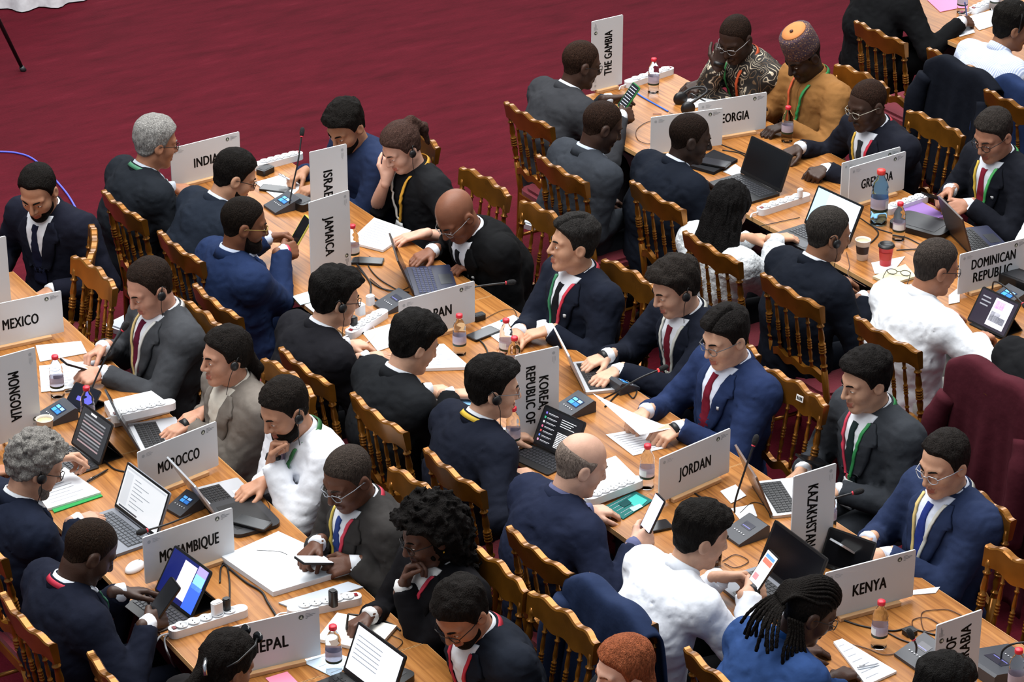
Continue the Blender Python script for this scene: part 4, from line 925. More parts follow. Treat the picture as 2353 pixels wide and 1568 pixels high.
# ------------------------------------------------------------------ name boards
def sign(lines, label, TL=None, TR=None, vert=None, anchor=None, ang=None, cap=.052, per=.0305, logos=True, wide=.41, high=.21, lean=0.):
    """white country board in a wooden foot. TL/TR: photo points of its top corners. vert: 'cw' / 'ccw' when it stands on its short side"""
    bw, bh = (high, wide) if vert else (wide, high); zt = TZ+.016+bh
    if TL and TR:
        a, b = at(*TL, zt), at(*TR, zt); c = (a+b)/2; d = b-a; an = math.atan2(d.y, d.x) if ang is None else R(ang)
    else:
        which, q = anchor; an = R(ang or 0); e = at(*q, zt); s = -1 if which == 'R' else 1; c = e+Vector((math.cos(an), math.sin(an), 0))*s*bw/2
    t = thing('name_board', label, 'sign', (c.x, c.y, TZ), an, 'white country name boards on the tables')
    z0 = .016
    bd = slab('board', bw, bh, -.003, .003, .006, SIGNW, t, M=Matrix.Translation((0, 0, z0+bh/2)) @ Matrix.Rotation(R(90), 4, 'X'))
    bm = bmesh.new(); bbox(bm, (0, -.014, .009), (bw*.68, .022, .018), None, .002, 1); bbox(bm, (0, .014, .009), (bw*.68, .022, .018), None, .002, 1); from_bm('wooden_foot', bm, LIGHTWOOD, t)
    def mp(u, v):
        if vert == 'cw': x, z = v, -u
        elif vert == 'ccw': x, z = -v, u
        else: x, z = u, v
        return (x, -.0036, z0+bh/2+z)
    n = len(lines)
    for i, s in enumerate(lines):
        V, F = text_mesh(s); wtx = min(per*len(s)-(.012 if 'I' in s else 0), wide*.80); cp = cap if n == 1 else cap*.92; v0 = (n-1)*cp*.68-i*cp*1.36-cp/2+(-.006 if n == 1 else .0)
        P = []; FF = []
        for du, dv in ((-.0020, 0), (-.0007, .0006), (.0007, -.0006), (.0020, 0), (0, .0012), (0, -.0012)):
            o_ = len(P); P += [mp((x-.5)*wtx+du, v0+y*cp+dv) for x, y, _ in V]; FF += [tuple(i_+o_ for i_ in f_) for f_ in F]
        from_np('lettering', P, FF, INK, t, False)
    if logos:
        # emblem with three fine lines on the right, grey emblem with lines on the left
        def disc(cu, cv, r, k=18): return [mp(cu+r*math.cos(2*math.pi*i/k), cv+r*math.sin(2*math.pi*i/k)) for i in range(k)]
        parts = []
        D = disc(wide/2-.073, high/2-.026, .0105); parts.append((D, [tuple(range(len(D)))]))
        em = from_np('emblem', *parts[0], mat('emblem_dark', '3c423e', .6), t, False)
        tri = [(-.007, -.006), (.006, -.007), (.001, .007)]
        from_np('emblem_peak', [(mp(wide/2-.073+x, high/2-.026+y)[0], -.0040, mp(wide/2-.073+x, high/2-.026+y)[2]) for x, y in tri], [(0, 1, 2)], mat('emblem_light', 'c3c8b8', .6), em, False)
        rows = [(wide/2-.056, high/2-.017-.0062*i, L) for i, L in enumerate((.020, .040, .030, .010))]
        def bars(name, rows, m, hh=.0022):
            V = []; F = []
            for u, v, L in rows:
                o = len(V); V += [mp(u, v), mp(u+L, v), mp(u+L, v+hh), mp(u, v+hh)]; F.append((o, o+1, o+2, o+3))
            return from_np(name, V, F, m, t, False)
        bars('fine_print', rows, GREYINK)
        D = disc(-wide/2+.026, high/2-.027, .0075); from_np('crest', D, [tuple(range(len(D)))], mat('crest_grey', 'a9adb1', .7), t, False)
        bars('fine_print', [(-wide/2+.042, high/2-.020-.0065*i, L) for i, L in enumerate((.022, .034, .026))], mat('faint_ink', 'a9adb1', .7))
    return t
sign(['MEXICO'], 'white board reading MEXICO at the left edge', anchor=('R', (140, 668)), ang=-5)
sign([], 'wordless upright white board cut by the left frame edge above MEXICO', vert='ccw', anchor=('R', (13, 542)), ang=0, logos=False)
sign(['MONGOLIA'], 'upright white board reading MONGOLIA sideways', vert='cw', anchor=('R', (80, 798)), ang=1.5)
sign(['MOROCCO'], 'white board reading MOROCCO', (315, 1040), (497, 968))
sign(['MOZAMBIQUE'], 'white board reading MOZAMBIQUE behind a tablet', (331, 1235), (530, 1168), per=.028)
sign(['NEPAL'], 'white board reading NEPAL at the bottom left', (503, 1448), (725, 1397))
sign(['INDIA'], 'white board reading INDIA', (390, 342), (550, 302))
sign(['ISRAEL'], 'upright white board reading ISRAEL sideways', (710, 350), (797, 330), 'cw')
sign(['JAMAICA'], 'upright white board reading JAMAICA sideways', (708, 466), (803, 436), 'cw', high=.24)
sign(['JAPAN'], 'white board reading JAPAN', (918, 692), (1088, 646))
sign(['KOREA,', 'REPUBLIC OF'], 'upright white board reading KOREA, REPUBLIC OF sideways', (1183, 818), (1285, 795), 'cw', cap=.05, per=.026)
sign(['JORDAN'], 'white board reading JORDAN', (1513, 1055), (1680, 983))
sign(['KAZAKHSTAN'], 'upright white board reading KAZAKHSTAN sideways', (1825, 1095), (1920, 1065), 'cw', per=.028)
sign(['KENYA'], 'white board reading KENYA', (1905, 1315), (2096, 1265))
sign(['KINGDOM OF', 'SAUDI ARABIA'], 'upright white board with sideways words ending in ARABIA', (2153, 1437), (2256, 1401), 'ccw', per=.028)
sign(['THE GAMBIA'], 'upright white board reading THE GAMBIA sideways', (1358, 50), (1433, 33), 'ccw', per=.027)
sign(['GEORGIA'], 'white board reading GEORGIA', (1603, 237), (1764, 211))
sign([], 'white board showing only small emblems in front of GEORGIA', (1494, 270), (1663, 248))
sign(['GRENADA'], 'white board reading GRENADA', (1955, 385), (2079, 348), wide=.38)
sign([], 'white board just behind the GRENADA board', (1938, 374), (2066, 338), wide=.39)
sign(['DOMINICAN', 'REPUBLIC'], 'white board reading DOMINICAN REPUBLIC at the right edge', anchor=('L', (2206, 585)), ang=-3, cap=.056)

# ------------------------------------------------------------------ water bottles
LABELM = mat('bottle_label', 'c9bfd0', .5, trans=.35, ior=1.1); BANDM = plastic('22301f', .5); BARM = plastic('dfe2e4', .5)
def bottle(px_, label, k=1., big=False):
    p = at(px_[0], px_[1], TZ); t = thing('water_bottle', label, 'bottle', (p.x, p.y, TZ), random.random()*6, 'water bottles on the tables')
    h = .205*k; r = .0315*k
    if big: h, r = .295, .044
    pr = [(.6, 0), (.9, .006/.205), (1., .03), (.95, .10), (1., .13), (1., .30), (.96, .32), (1., .34), (1., .52), (.95, .55), (.99, .58), (.9, .66), (.97, .68), (.85, .74), (.62, .82), (.40, .885), (.36, .90), (.36, .93)]
    bm = bmesh.new(); lathe(bm, [(a*r, b*h) for a, b in pr], 20); from_bm('bottle_body', bm, PETB if big else PET, t, True)
    bm = bmesh.new(); lathe(bm, [(r*1.015, h*.30), (r*1.015, h*.50)], 20, cap=False); from_bm('bottle_label', bm, LABELM, t, True)
    bm = bmesh.new(); lathe(bm, [(r*1.02, h*.26), (r*1.02, h*.31)], 20, cap=False); from_bm('label_band', bm, BANDM, t, True)
    bm = bmesh.new(); lathe(bm, [(r*1.03*math.cos(0), h*.32), (r*1.03, h*.46)], 20, cap=False)
    ks = [f for f in bm.faces if f.calc_center_median().x < r*.6]; bmesh.ops.delete(bm, geom=ks, context='FACES'); from_bm('barcode', bm, BARM, t)
    bm = bmesh.new(); lathe(bm, [(r*.47, h*.915), (r*.50, h*.925), (r*.50, h*.985), (r*.46, h), (.001, h)], 18); from_bm('cap', bm, REDCAP if not big else plastic('d8403c'), t, True)
for q, lb in [((1501, 213), 'red-capped bottle before the power strip beside THE GAMBIA board'), ((1808, 326), 'red-capped bottle right of the GEORGIA board'), ((2064, 552), 'small red-capped bottle beside the big blue bottle'),
              ((1056, 815), 'red-capped bottle in front of the JAPAN board'), ((1163, 826), 'red-capped bottle beside the folded hands near the KOREA board'), ((1182, 868), 'bottle mostly hidden behind the KOREA board'), ((1179, 1033), 'red-capped bottle left of the KOREA board foot'),
              ((1486, 1121), 'red-capped bottle left of the JORDAN board'), ((1903, 1222), 'bottle half hidden behind the KAZAKHSTAN board'), ((2019, 1487), 'red-capped bottle in front of the KENYA board'), ((2332, 1600), 'bottle at the bottom right corner'),
              ((133, 912), 'red-capped bottle beside the MONGOLIA board'), ((205, 985), 'bottle hidden behind the black tablet near MONGOLIA'), ((812, 605), 'bottle half hidden behind the JAMAICA board'), ((768, 1545), 'red-capped bottle right of the NEPAL board'),
              ((2210, 30), 'bottle on pink paper at the top right table'), ((2285, 24), 'bottle on white paper at the top right table')]: bottle(q, lb)
bottle((2018, 514), 'big blue tinted water bottle in front of the GRENADA board', big=True)

# ------------------------------------------------------------------ power strips
SOCK = plastic('cfd2d6', .4); HOLE = plastic('3a3c40', .5); REDSW = plastic('7a1620', .3)
def power_strip(A, B, label, sw=0, cord=None, z=TZ):
    a, b = at(*A, z+.03), at(*B, z+.03); d = b-a; L = max(d.length, .30); an = math.atan2(d.y, d.x); c = (a+b)/2
    t = thing('power_strip', label, 'power strip', (c.x, c.y, z), an, 'white power strips on the tables')
    slab('body', L, .056, 0, .034, .026, WHITE, t)
    n = 5; x0 = -L/2+.055
    for i in range(n):
        x = x0+(L-.09)*i/(n-.2); bm = bmesh.new(); lathe(bm, [(.024, .034), (.026, .041), (.0235, .042), (.022, .038), (.001, .037)], 16, Matrix.Translation((x if not sw else -x, 0, 0)))
        s = from_bm('socket', bm, SOCK, t, True)
        bm = bmesh.new()
        for yy in (-.0095, .0095): lathe(bm, [(.003, .0372), (.003, .0385)], 8, Matrix.Translation((x if not sw else -x, yy, 0)))
        from_bm('pin_hole', bm, HOLE, s)
    xs = (L/2-.022) if not sw else (-L/2+.022)
    box('switch', (xs*-1 if not sw else xs*-1, 0, .036), (.014, .018, .006), REDSW, t) if False else box('switch', (-xs if not sw else -xs, 0, .0365), (.013, .019, .005), REDSW, t)
    tube('cord', spline([(-L/2, 0, .017), (-L/2-.03, .01, .012), (-L/2-.06, -.01, .006)], 5), .004, WHITE, t, 6)
    return t
power_strip((590, 378), (687, 352), 'white power strip behind the INDIA board', 1); power_strip((1438, 190), (1545, 155), 'white power strip beside THE GAMBIA board at the far table end', 1)
power_strip((1742, 482), (1858, 445), 'white power strip between the black and the bright-screened laptops'); power_strip((2040, 478), (2122, 450), 'white power strip right of the GRENADA board', 1)
power_strip((800, 765), (885, 712), 'white power strip full of plugs left of the JAPAN board'); 
power_strip((1350, 1145), (1470, 1100), 'white power strip lying on a white box left of the JORDAN board', 0, z=TZ+.012); power_strip((388, 1450), (567, 1395), 'white power strip with white and black plugs above the NEPAL board')
power_strip((660, 1402), (830, 1368), 'white power strip with a black plug under the open binder', 1); power_strip((2232, 22), (2300, -8), 'white power strip at the top right table')
# plug-in chargers
def plug(px_, label, m, z=TZ+.04, s=(.045, .03, .05), name='charger_plug', cat='charger'):
    p = at(px_[0], px_[1], z); t = thing(name, label, cat, (p.x, p.y, z), R(8)); bm = bmesh.new(); rounded_slab(bm, 0, 0, 0, s[2], s[0], s[1], .010); rounded_slab(bm, 0, 0, s[2], s[2]+.004, s[0]*.82, s[1]*.8, .008); from_bm('housing', bm, m, t)
    box('port', (s[0]/2, 0, s[2]*.5), (.002, .010, .012), HOLE, t); return t
plug((499, 1410), 'white cube charger in the power strip above NEPAL', WHITE); plug((521, 1400), 'black plug beside the white charger above NEPAL', BLACK, s=(.03, .028, .045)); plug((766, 1392), 'tall black adapter in the power strip under the binder', BLACK, s=(.03, .035, .065))
plug((851, 700), 'white charger in the strip left of JAPAN', WHITE, s=(.04, .03, .045)); plug((828, 722), 'white adapter with pink cable left of JAPAN', WHITE, s=(.04, .04, .05)); plug((1838, 452), 'white plug in the strip behind the bright laptop', WHITE, s=(.03, .025, .04)); plug((812, 745), 'black plug at the near end of the strip left of JAPAN', BLACK, s=(.035, .035, .035))
# white boxes carrying strips
def carton(pts, h, label, m=None):
    q = [at(x, y, TZ) for x, y in pts]; c = sum(q, Vector())/4; t = thing('flat_box', label, 'box', (c.x, c.y, TZ))
    bm = bmesh.new(); b = [bm.verts.new((v.x-c.x, v.y-c.y, 0)) for v in q]; u = [bm.verts.new((v.x-c.x, v.y-c.y, h)) for v in q]
    bm.faces.new(b); bm.faces.new(u)
    for i in range(4): bm.faces.new((b[i], b[(i+1) % 4], u[(i+1) % 4], u[i]))
    bmesh.ops.recalc_face_normals(bm, faces=bm.faces); bmesh.ops.bevel(bm, geom=list(bm.edges), offset=.004, segments=1, affect='EDGES'); from_bm('box_shell', bm, m or WHITE, t); return t
bx1 = carton([(1338, 1140), (1462, 1098), (1415, 1052), (1320, 1085)], .012, 'white flat box under the power strip left of JORDAN')
bx2 = carton([(262, 985), (392, 950), (350, 920), (240, 945)], .05, 'white router box with red letters and sockets printed near the MOROCCO laptop')
power_strip((268, 952), (388, 925), 'white power strip lying on the router box', 0, z=TZ+.05)

# ------------------------------------------------------------------ flat goods: paper, folders, notebooks
PAPN = [0]
def sheet(pts, label, hexc='e9edf3', th=.0025, z=None, name='paper_sheet', cat='paper', lines=0, group='loose papers on the tables', bend=0.):
    """four photo corners (x, y[, z]); a thin sheet with slight waviness"""
    PAPN[0] += 1; zz = (z if z is not None else TZ+.0012+.0004*(PAPN[0] % 4)); q = [at(p[0], p[1], p[2] if len(p) > 2 else zz) for p in pts]; c = sum(q, Vector())/4
    t = thing(name, label, cat, (c.x, c.y, c.z), 0, group); n = 8; V = []; F = []
    for i in range(n+1):
        for j in range(n+1):
            u, v = i/n, j/n; p = (q[0]*(1-u)+q[1]*u)*(1-v)+(q[3]*(1-u)+q[2]*u)*v-c; V.append((p.x, p.y, p.z+bend*math.sin(u*3.1)*math.sin(v*3.1)))
    o = len(V); V += [(x, y, z_+th) for x, y, z_ in V]; k = n+1
    for i in range(n):
        for j in range(n): f = (i*k+j, (i+1)*k+j, (i+1)*k+j+1, i*k+j+1); F.append(tuple(a+o for a in f)); F.append(f[::-1])
    ed = [i*k for i in range(k)]+[n*k+j for j in range(1, k)]+[i*k+n for i in range(n-1, -1, -1)]+[j for j in range(n-1, 0, -1)]
    for a, b in zip(ed, ed[1:]+ed[:1]): F.append((a, b, b+o, a+o))
    from_np('sheet', V, F, paper(hexc), t, False)
    if lines:
        V = []; F = []; up = .0006+th
        for L in range(lines):
            v = .12+.76*L/max(1, lines-1); u0, u1 = .12, .12+.76*(.55+.45*random.random())
            f = lambda u, v: (q[0]*(1-u)+q[1]*u)*(1-v)+(q[3]*(1-u)+q[2]*u)*v-c+Vector((0, 0, up+bend*math.sin(u*3.1)*math.sin(v*3.1)))
            o = len(V); V += [f(u0, v), f(u1, v), f(u1, v+.018), f(u0, v+.018)]; F.append((o, o+1, o+2, o+3))
        from_np('printed_lines', V, F, mat('print_grey', '9a9ea6', .8), t, False)['kind'] = 'stuff'
    return t
sheet([(82, 795), (186, 785), (200, 812), (92, 832)], 'blank white sheet right of the MONGOLIA board, nearer MEXICO'); sheet([(90, 842), (235, 828), (190, 890), (95, 902)], 'white sheet under the hands of the grey-suited phone reader', lines=8)
sheet([(110, 1175), (232, 1137), (150, 1080), (60, 1110)], 'white document pack with green edge beside the tablet', th=.012, lines=9); sheet([(125, 1180), (236, 1142), (228, 1133), (118, 1170)], 'green folder edge under the document pack', '2f8f4c', .004, name='folder', cat='folder')
sheet([(585, 420), (650, 402), (705, 440), (640, 462)], 'white paper the blue-jacketed man writes on', lines=6); sheet([(655, 445), (700, 430), (720, 462), (672, 472)], 'second white paper beside the ISRAEL board')
sheet([(802, 560), (880, 580), (945, 535), (860, 505)], 'thick pack of white paper under the hand of the woman in black', th=.012, lines=10)
sheet([(832, 765), (908, 742), (920, 790), (868, 808)], 'blank white sheet left of the JAPAN board'); sheet([(935, 855), (1080, 850), (1020, 797), (965, 800)], 'stack of printed white pages in front of JAPAN', th=.015, lines=8)
sheet([(672, 682), (718, 668), (735, 690), (690, 702)], 'pale blue leaflet by the JAMAICA table edge', 'b9d4dc'); sheet([(700, 702), (735, 690), (760, 712), (722, 720)], 'white leaflet partly hidden by the mop-haired man')
sheet([(1105, 755), (1180, 725), (1215, 745), (1150, 790)], 'white notes by the red-lanyard man', lines=6); sheet([(1195, 740), (1260, 715), (1290, 760), (1235, 772)], 'white sheet under the folded hands'); sheet([(1020, 930), (1075, 915), (1090, 940), (1040, 948)], 'light blue face mask cloth left of the KOREA board', '7fb4e0', .006, name='face_mask', cat='mask', group=None, bend=.01)
sheet([(1362, 905, .90), (1455, 950, .84), (1545, 985, .82), (1470, 1000, .82)], 'white page held by the man in bright blue', lines=0, bend=-.02, th=.0015); sheet([(1392, 1000), (1480, 985), (1530, 1030), (1455, 1048)], 'printed white page left of the JORDAN board bottle', lines=9)
sheet([(1385, 1168), (1490, 1130), (1480, 1190), (1440, 1196)][0:1]+[(1458, 1130), (1500, 1152), (1432, 1195)], 'teal magazine with white lettering', '1f5f5c', .004, name='magazine', cat='magazine', lines=5)
mg = children(bpy.data.objects['magazine'])[0]
for k_, (c_, pts_) in enumerate((('3fa8a0', [(1440, 1150), (1462, 1136), (1488, 1150), (1466, 1170)]), ('9fd0d0', [(1446, 1168), (1470, 1158), (1478, 1164), (1456, 1176)]), ('0f3f40', [(1420, 1158), (1440, 1146), (1452, 1156), (1434, 1166)]))):
    q_ = [at(x, y, TZ+.0075+.0003*k_)-bpy.data.objects['magazine'].location for x, y in pts_]; from_np('cover_picture', q_, [(0, 1, 2, 3)], paper(c_), bpy.data.objects['magazine'], False)
sheet([(1655, 1130), (1690, 1115), (1715, 1140), (1680, 1158)], 'white card with dark blue print near JORDAN'); sheet([(1680, 1170), (1730, 1160), (1740, 1188), (1700, 1195)], 'white paper scrap beside the conference unit')
sheet([(510, 1290), (640, 1232), (820, 1315), (628, 1372)], 'open lever-arch binder with white pages', 'e6eaf0', .022, name='binder', cat='binder', lines=0, group=None); sheet([(640, 1388), (800, 1340), (835, 1352), (675, 1402)], 'clear plastic folder under the binder', 'b5bcc6', .006, name='folder', cat='folder', group=None)
sheet([(728, 1475), (775, 1415), (912, 1445), (860, 1505)], 'open notebook the curly-haired woman writes in', 'e9e7e0', .014, name='notebook', cat='notebook', group=None); sheet([(690, 1520), (760, 1500), (830, 1520), (760, 1555)], 'white leaflet with blue picture below the NEPAL bottle', 'c9dcec', lines=3)
sheet([(610, 1560), (660, 1545), (690, 1575), (640, 1590)], 'pink paper below the NEPAL board', 'e68aa8'); sheet([(1915, 1480), (1935, 1473), (2060, 1548), (1990, 1580)], 'white spiral notepad in front of the braided woman', 'e6ebf2', .010, name='notepad', cat='notepad', lines=7, group=None)
sheet([(1560, 215), (1640, 205), (1660, 235), (1590, 250)], 'white sheet below the patterned-shirt man', lines=5); sheet([(1470, 350), (1500, 340), (1515, 358), (1490, 368)], 'white paper at the table edge by the wordless board'); sheet([(1662, 395), (1690, 378), (1710, 392), (1690, 408)], 'small white card beside the black laptop')
sheet([(2002, 605), (2080, 590), (2050, 628), (2010, 630)], 'white napkin under the red coffee cup'); sheet([(2005, 640), (2080, 612), (2105, 640), (2045, 658)], 'cream notebook with spectacles near the coffee cups', 'cfc9a8', .012, name='notebook', cat='notebook', group=None); sheet([(2180, 680), (2205, 660), (2205, 695), (2180, 700)], 'white paper between the broad man and the DOMINICAN REPUBLIC board')
sheet([(2060, 490), (2110, 465), (2175, 500), (2110, 520)], 'glossy purple folder beside the small bottle', '8a6aa8', .012, name='folder', cat='folder', group=None); sheet([(2130, 0), (2200, -8), (2225, 15), (2160, 28)], 'pink paper at the top right table', 'e08ab0'); sheet([(2220, 40), (2300, 18), (2330, 45), (2250, 70)], 'white paper under the pen hand at the top right'); sheet([(2190, 55), (2225, 45), (2240, 75), (2205, 85)], 'white sheet by the elbow of the black-suited man cropped at the neck')
sheet([(2098, 1358), (2160, 1350), (2150, 1364), (2098, 1368)], 'white paper under the forearm right of KENYA')

# ------------------------------------------------------------------ screens
def screen_part(parent, w, h, M, bg, rects, emit=.75):
    m0 = mat('screen_'+bg, bg, .2, emit=(bg, emit)); V = [(-w/2, -h/2, 0), (w/2, -h/2, 0), (w/2, h/2, 0), (-w/2, h/2, 0)]
    s = from_np('screen', [M @ Vector(v) for v in V], [(0, 1, 2, 3)], m0, parent, False)
    by = {}
    for u0, v0, u1, v1, c in rects: by.setdefault(c, []).append((u0, v0, u1, v1))
    for c, rs in by.items():
        V = []; F = []
        for u0, v0, u1, v1 in rs:
            o = len(V); V += [M @ Vector((x*w-w/2, y*h-h/2, .0006)) for x, y in ((u0, v0), (u1, v0), (u1, v1), (u0, v1))]; F.append((o, o+1, o+2, o+3))
        from_np('screen_content', V, F, mat('screen_'+c, c, .2, emit=(c, emit)), s, False)
    return s
def keys(parent, w, d, M, m, nx=13, ny=5, gap=.003):
    V = []; F = []; kw, kd = w/nx, d/ny
    for i in range(nx):
        for j in range(ny):
            x0, x1, y0, y1 = i*kw-w/2+gap/2, (i+1)*kw-w/2-gap/2, j*kd-d/2+gap/2, (j+1)*kd-d/2-gap/2; o = len(V)
            V += [M @ Vector(q) for q in ((x0, y0, 0), (x1, y0, 0), (x1, y1, 0), (x0, y1, 0), (x0+.001, y0+.001, .002), (x1-.001, y0+.001, .002), (x1-.001, y1-.001, .002), (x0+.001, y1-.001, .002))]
            F += [(o+4, o+5, o+6, o+7)]+[(o+a, o+(a+1) % 4, o+4+(a+1) % 4, o+4+a) for a in range(4)]
    k = from_np('keys', V, F, m, parent, False); k['kind'] = 'stuff'; return k
DOCW = [(.08, .9-.075*i, .08+.5+.4*((i*7) % 5)/5*.8, .925-.075*i, '8a8f98') for i in range(11)]
def laptop(hinge, yaw, label, body=SILVER, lid=None, keym=None, w=.31, d=.215, opening=108, bg='0b0c10', rects=(), emit=.0, stickers=False, logo=None):
    """hinge: world xy of the hinge centre; yaw: direction from the user to the screen"""
    t = thing('laptop', label, 'laptop', (hinge[0], hinge[1], TZ+.001), R(yaw), 'open laptops on the tables')
    slab('base', d, w, 0, .013, .01, body, t, cx=-d/2)
    box('keyboard_well', (-d*.34, 0, .0132), (d*.46, w*.88, .001), DARK if body is SILVER else BLACK, t)
    keys(t, w*.86, d*.44, Matrix.Translation((-d*.34, 0, .0136)) @ Matrix.Rotation(R(-90), 4, 'Z'), keym or BLACK)
    slab('touchpad', d*.27, w*.34, .0128, .0140, .004, mat('touchpad_'+(body.name), 'b9bcc2' if body is SILVER else '2a2c31', .35), t, cx=-d*.80)
    a = R(opening-90); M = Matrix.Translation((.002, 0, .014)) @ Matrix.Rotation(a, 4, 'Y')
    # lid: plane spanned by y and the tilted z
    ld = slab('lid', .205, w, -.004, .004, .01, lid or body, t, M=M @ Matrix.Translation((0, 0, .1025)) @ Matrix.Rotation(R(90), 4, 'Y'))
    Ms = M @ Matrix(((0, 0, -1, -.0045), (-1, 0, 0, 0), (0, 1, 0, .1055), (0, 0, 0, 1)))
    box('bezel', (0, 0, 0), (w*.985, .198, .0006), BLACK, ld, M=Ms)
    s = screen_part(ld, w*.93, .175, Ms @ Matrix.Translation((0, .002, .0008)), bg, rects, emit)
    tube('hinge', [(.002, -w*.38, .012), (.002, w*.38, .012)], .006, BLACK, t, 8)
    if logo: box('lid_logo', (0, 0, -.0096), (.03, .03, .0004), logo, ld, M=Ms)
    return t
laptop((6.63, 11.11), 156, 'dark navy laptop used by the bald man in black', mat('navy_laptop', '1c2038', .4), mat('brown_lid', '3a2c26', .35), mat('navy_keys', '2a3050', .5), w=.33, opening=112)
laptop((6.73, 9.82), 159, 'silver laptop typed on beside the KOREA board', SILVER, SILVER, BLACK, opening=112)
laptop((4.79, 10.37), 166, 'silver laptop with dark lid typed on by the woman in taupe', SILVER, mat('graphite', '3a3a3e', .4), BLACK, w=.30, opening=115)
laptop((4.775, 9.69), 176, 'silver laptop with black keys in front of the MOROCCO board', SILVER, SILVER, BLACK, w=.30, opening=118)
laptop((4.46, 9.70), 4, 'grey laptop showing a white email page', mat('grey_laptop', '6f737c', .4), None, mat('grey_keys', '4e525a', .5), w=.34, opening=112, bg='cfd2d6', rects=[(.02, .93, .98, .97, 'b2b6bc'), (.03, .1, .2, .88, 'c0c4c9')]+[(.25, .8-.09*i, .4+.07*((i*3) % 5), .815-.09*i, '7d828a') for i in range(8)]+[(.05, .02, .5, .06, '3a3c44')], emit=.62)
laptop((8.78, 11.16), 2, 'black laptop with a dark screen at the GEORGIA end', BLACK, BLACK, mat('black_keys', '2a2b30', .4), w=.33, opening=110)
laptop((8.66, 10.46), 4, 'laptop with a bright white-blue screen beside the GRENADA board', BLACK, BLACK, mat('black_keys', '2a2b30', .4), w=.33, opening=115, bg='d3def0', rects=[(0, 0, .28, 1, 'a9d0ea'), (.3, .05, .98, .92, 'dfe4f2')], emit=.75)
laptop((6.74, 8.47), 160, 'silver laptop beside the KAZAKHSTAN board', SILVER, mat('bronze_lid', '5c463c', .25), BLACK, w=.30, opening=112)
laptop((6.38, 7.86), -3, 'black laptop with a switched-off screen in front of the white-shirted man', mat('grey_laptop', '6f737c', .4), BLACK, mat('black_keys', '2a2b30', .4), w=.36, opening=112)
lp = at(842, 1592, TZ); laptop((lp.x, lp.y), 4, 'laptop with a white page screen at the bottom edge right of NEPAL', BLACK, BLACK, None, opening=112, bg='dfe3ea', rects=[(.06, .8-.1*i, .6, .82-.1*i, '8a8f98') for i in range(6)], emit=.7)
lp = at(2205, 562, TZ); laptop((lp.x, lp.y), 162, 'dark laptop seen from behind right of the DOMINICAN REPUBLIC man', mat('navy_laptop', '1c2038', .4), mat('brown_lid', '3a2c26', .35), None, opening=108)
def tablet(p, yaw, label, w=.245, h=.178, tilt=62, bg='15161a', rects=(), emit=.7, kb=True, case=BLACK):
    """p: world xy of the bottom edge centre; yaw: direction from the user to the screen; tilt from the table"""
    t = thing('tablet', label, 'tablet', (p[0], p[1], TZ+.001), R(yaw), 'tablets on the tables')
    M = Matrix.Translation((0, 0, .012)) @ Matrix.Rotation(R(90-tilt), 4, 'Y') @ Matrix(((0, 0, -1, 0), (-1, 0, 0, 0), (0, 1, 0, h/2), (0, 0, 0, 1)))
    b = slab('tablet_body', w, h, -.006, .0, .012, case, t, M=M); screen_part(b, w*.93, h*.9, M @ Matrix.Translation((0, 0, .0009)), bg, rects, emit)
    bm = bmesh.new(); hx = math.cos(R(tilt))*h; hz = math.sin(R(tilt))*h
    V = [(hx*.62+.008, -w*.4, hz*.62), (hx*.62+.008, w*.4, hz*.62), (hx+.05, w*.4, .0), (hx+.05, -w*.4, 0)]
    st = from_np('stand_flap', V, [(0, 1, 2, 3)], case, t, False); md = st.modifiers.new('thickness', 'SOLIDIFY'); md.thickness = .004
    box('foot_flap', ((hx+.05)/2-.005, 0, .002), (hx+.05, w*.8, .004), case, t)
    if kb:
        slab('keyboard_base', .15, w, 0, .006, .01, case, t, cx=-.075); keys(t, w*.9, .1, Matrix.Translation((-.06, 0, .0062)) @ Matrix.Rotation(R(-90), 4, 'Z'), mat('black_keys', '2a2b30', .4), 12, 5)
    return t
chat = []
for i in range(7): chat += [(.06, .84-.125*i, .10, .90-.125*i, ('7a6fd0', '3fae8a', 'd8d8dc', 'd06a8a', 'c94f4f', '5f7fd0', 'd8a0c0')[i]), (.13, .87-.125*i, .38, .885-.125*i, 'c8cad0'), (.13, .845-.125*i, .34, .855-.125*i, '8a8c94')]
chat += [(.48, .85-.06*i, .85-.05*(i % 3), .868-.06*i, 'd0d2d8') for i in range(4)]+[(.48, .08, .82, .1, 'e8e8ec')]+[(.48, .12+.045*i, .84, .145+.045*i, 'e4e6ea') for i in range(9)]
tablet((6.236, 9.29), 12, 'tablet with keyboard showing a dark chat list before the KOREA board', bg='17181c', rects=chat)
tablet((8.60, 9.20), 4, 'tablet showing a black and white photo near DOMINICAN REPUBLIC', bg='2a2530', rects=[(.42, .08, .90, .92, 'd8d9e4'), (.46, .62, .70, .86, 'b46ac0'), (.45, .22, .86, .42, '4a4c58'), (.45, .42, .70, .52, '6a6c78'), (.08, .80, .30, .84, '8a8c94'), (.08, .68, .34, .72, '8a8c94'), (.08, .56, .30, .60, '8a8c94')], kb=False, tilt=58)
tablet((4.297, 9.05), 5, 'tablet with a blue wave wallpaper before MOZAMBIQUE', w=.27, h=.20, bg='141c58', rects=[(.36, .12, .70, .93, 'e4d8e8'), (.70, .0, 1, .60, '3a62e0'), (.72, .5, .98, .82, '86c4f4'), (.72, .82, .98, 1, 'a294dc')], tilt=58)
tablet((4.55, 10.36), 4, 'black tablet showing a dark text document left of MOROCCO', w=.25, h=.19, bg='303236', rects=[(.30, .92, .5, .97, 'e4e6ea')]+[(.12, .82-.085*i, .86, .86-.085*i, ('8a8c92', '6a6c72', 'a08a8e')[i % 3]) for i in range(9)], emit=.5, tilt=66)
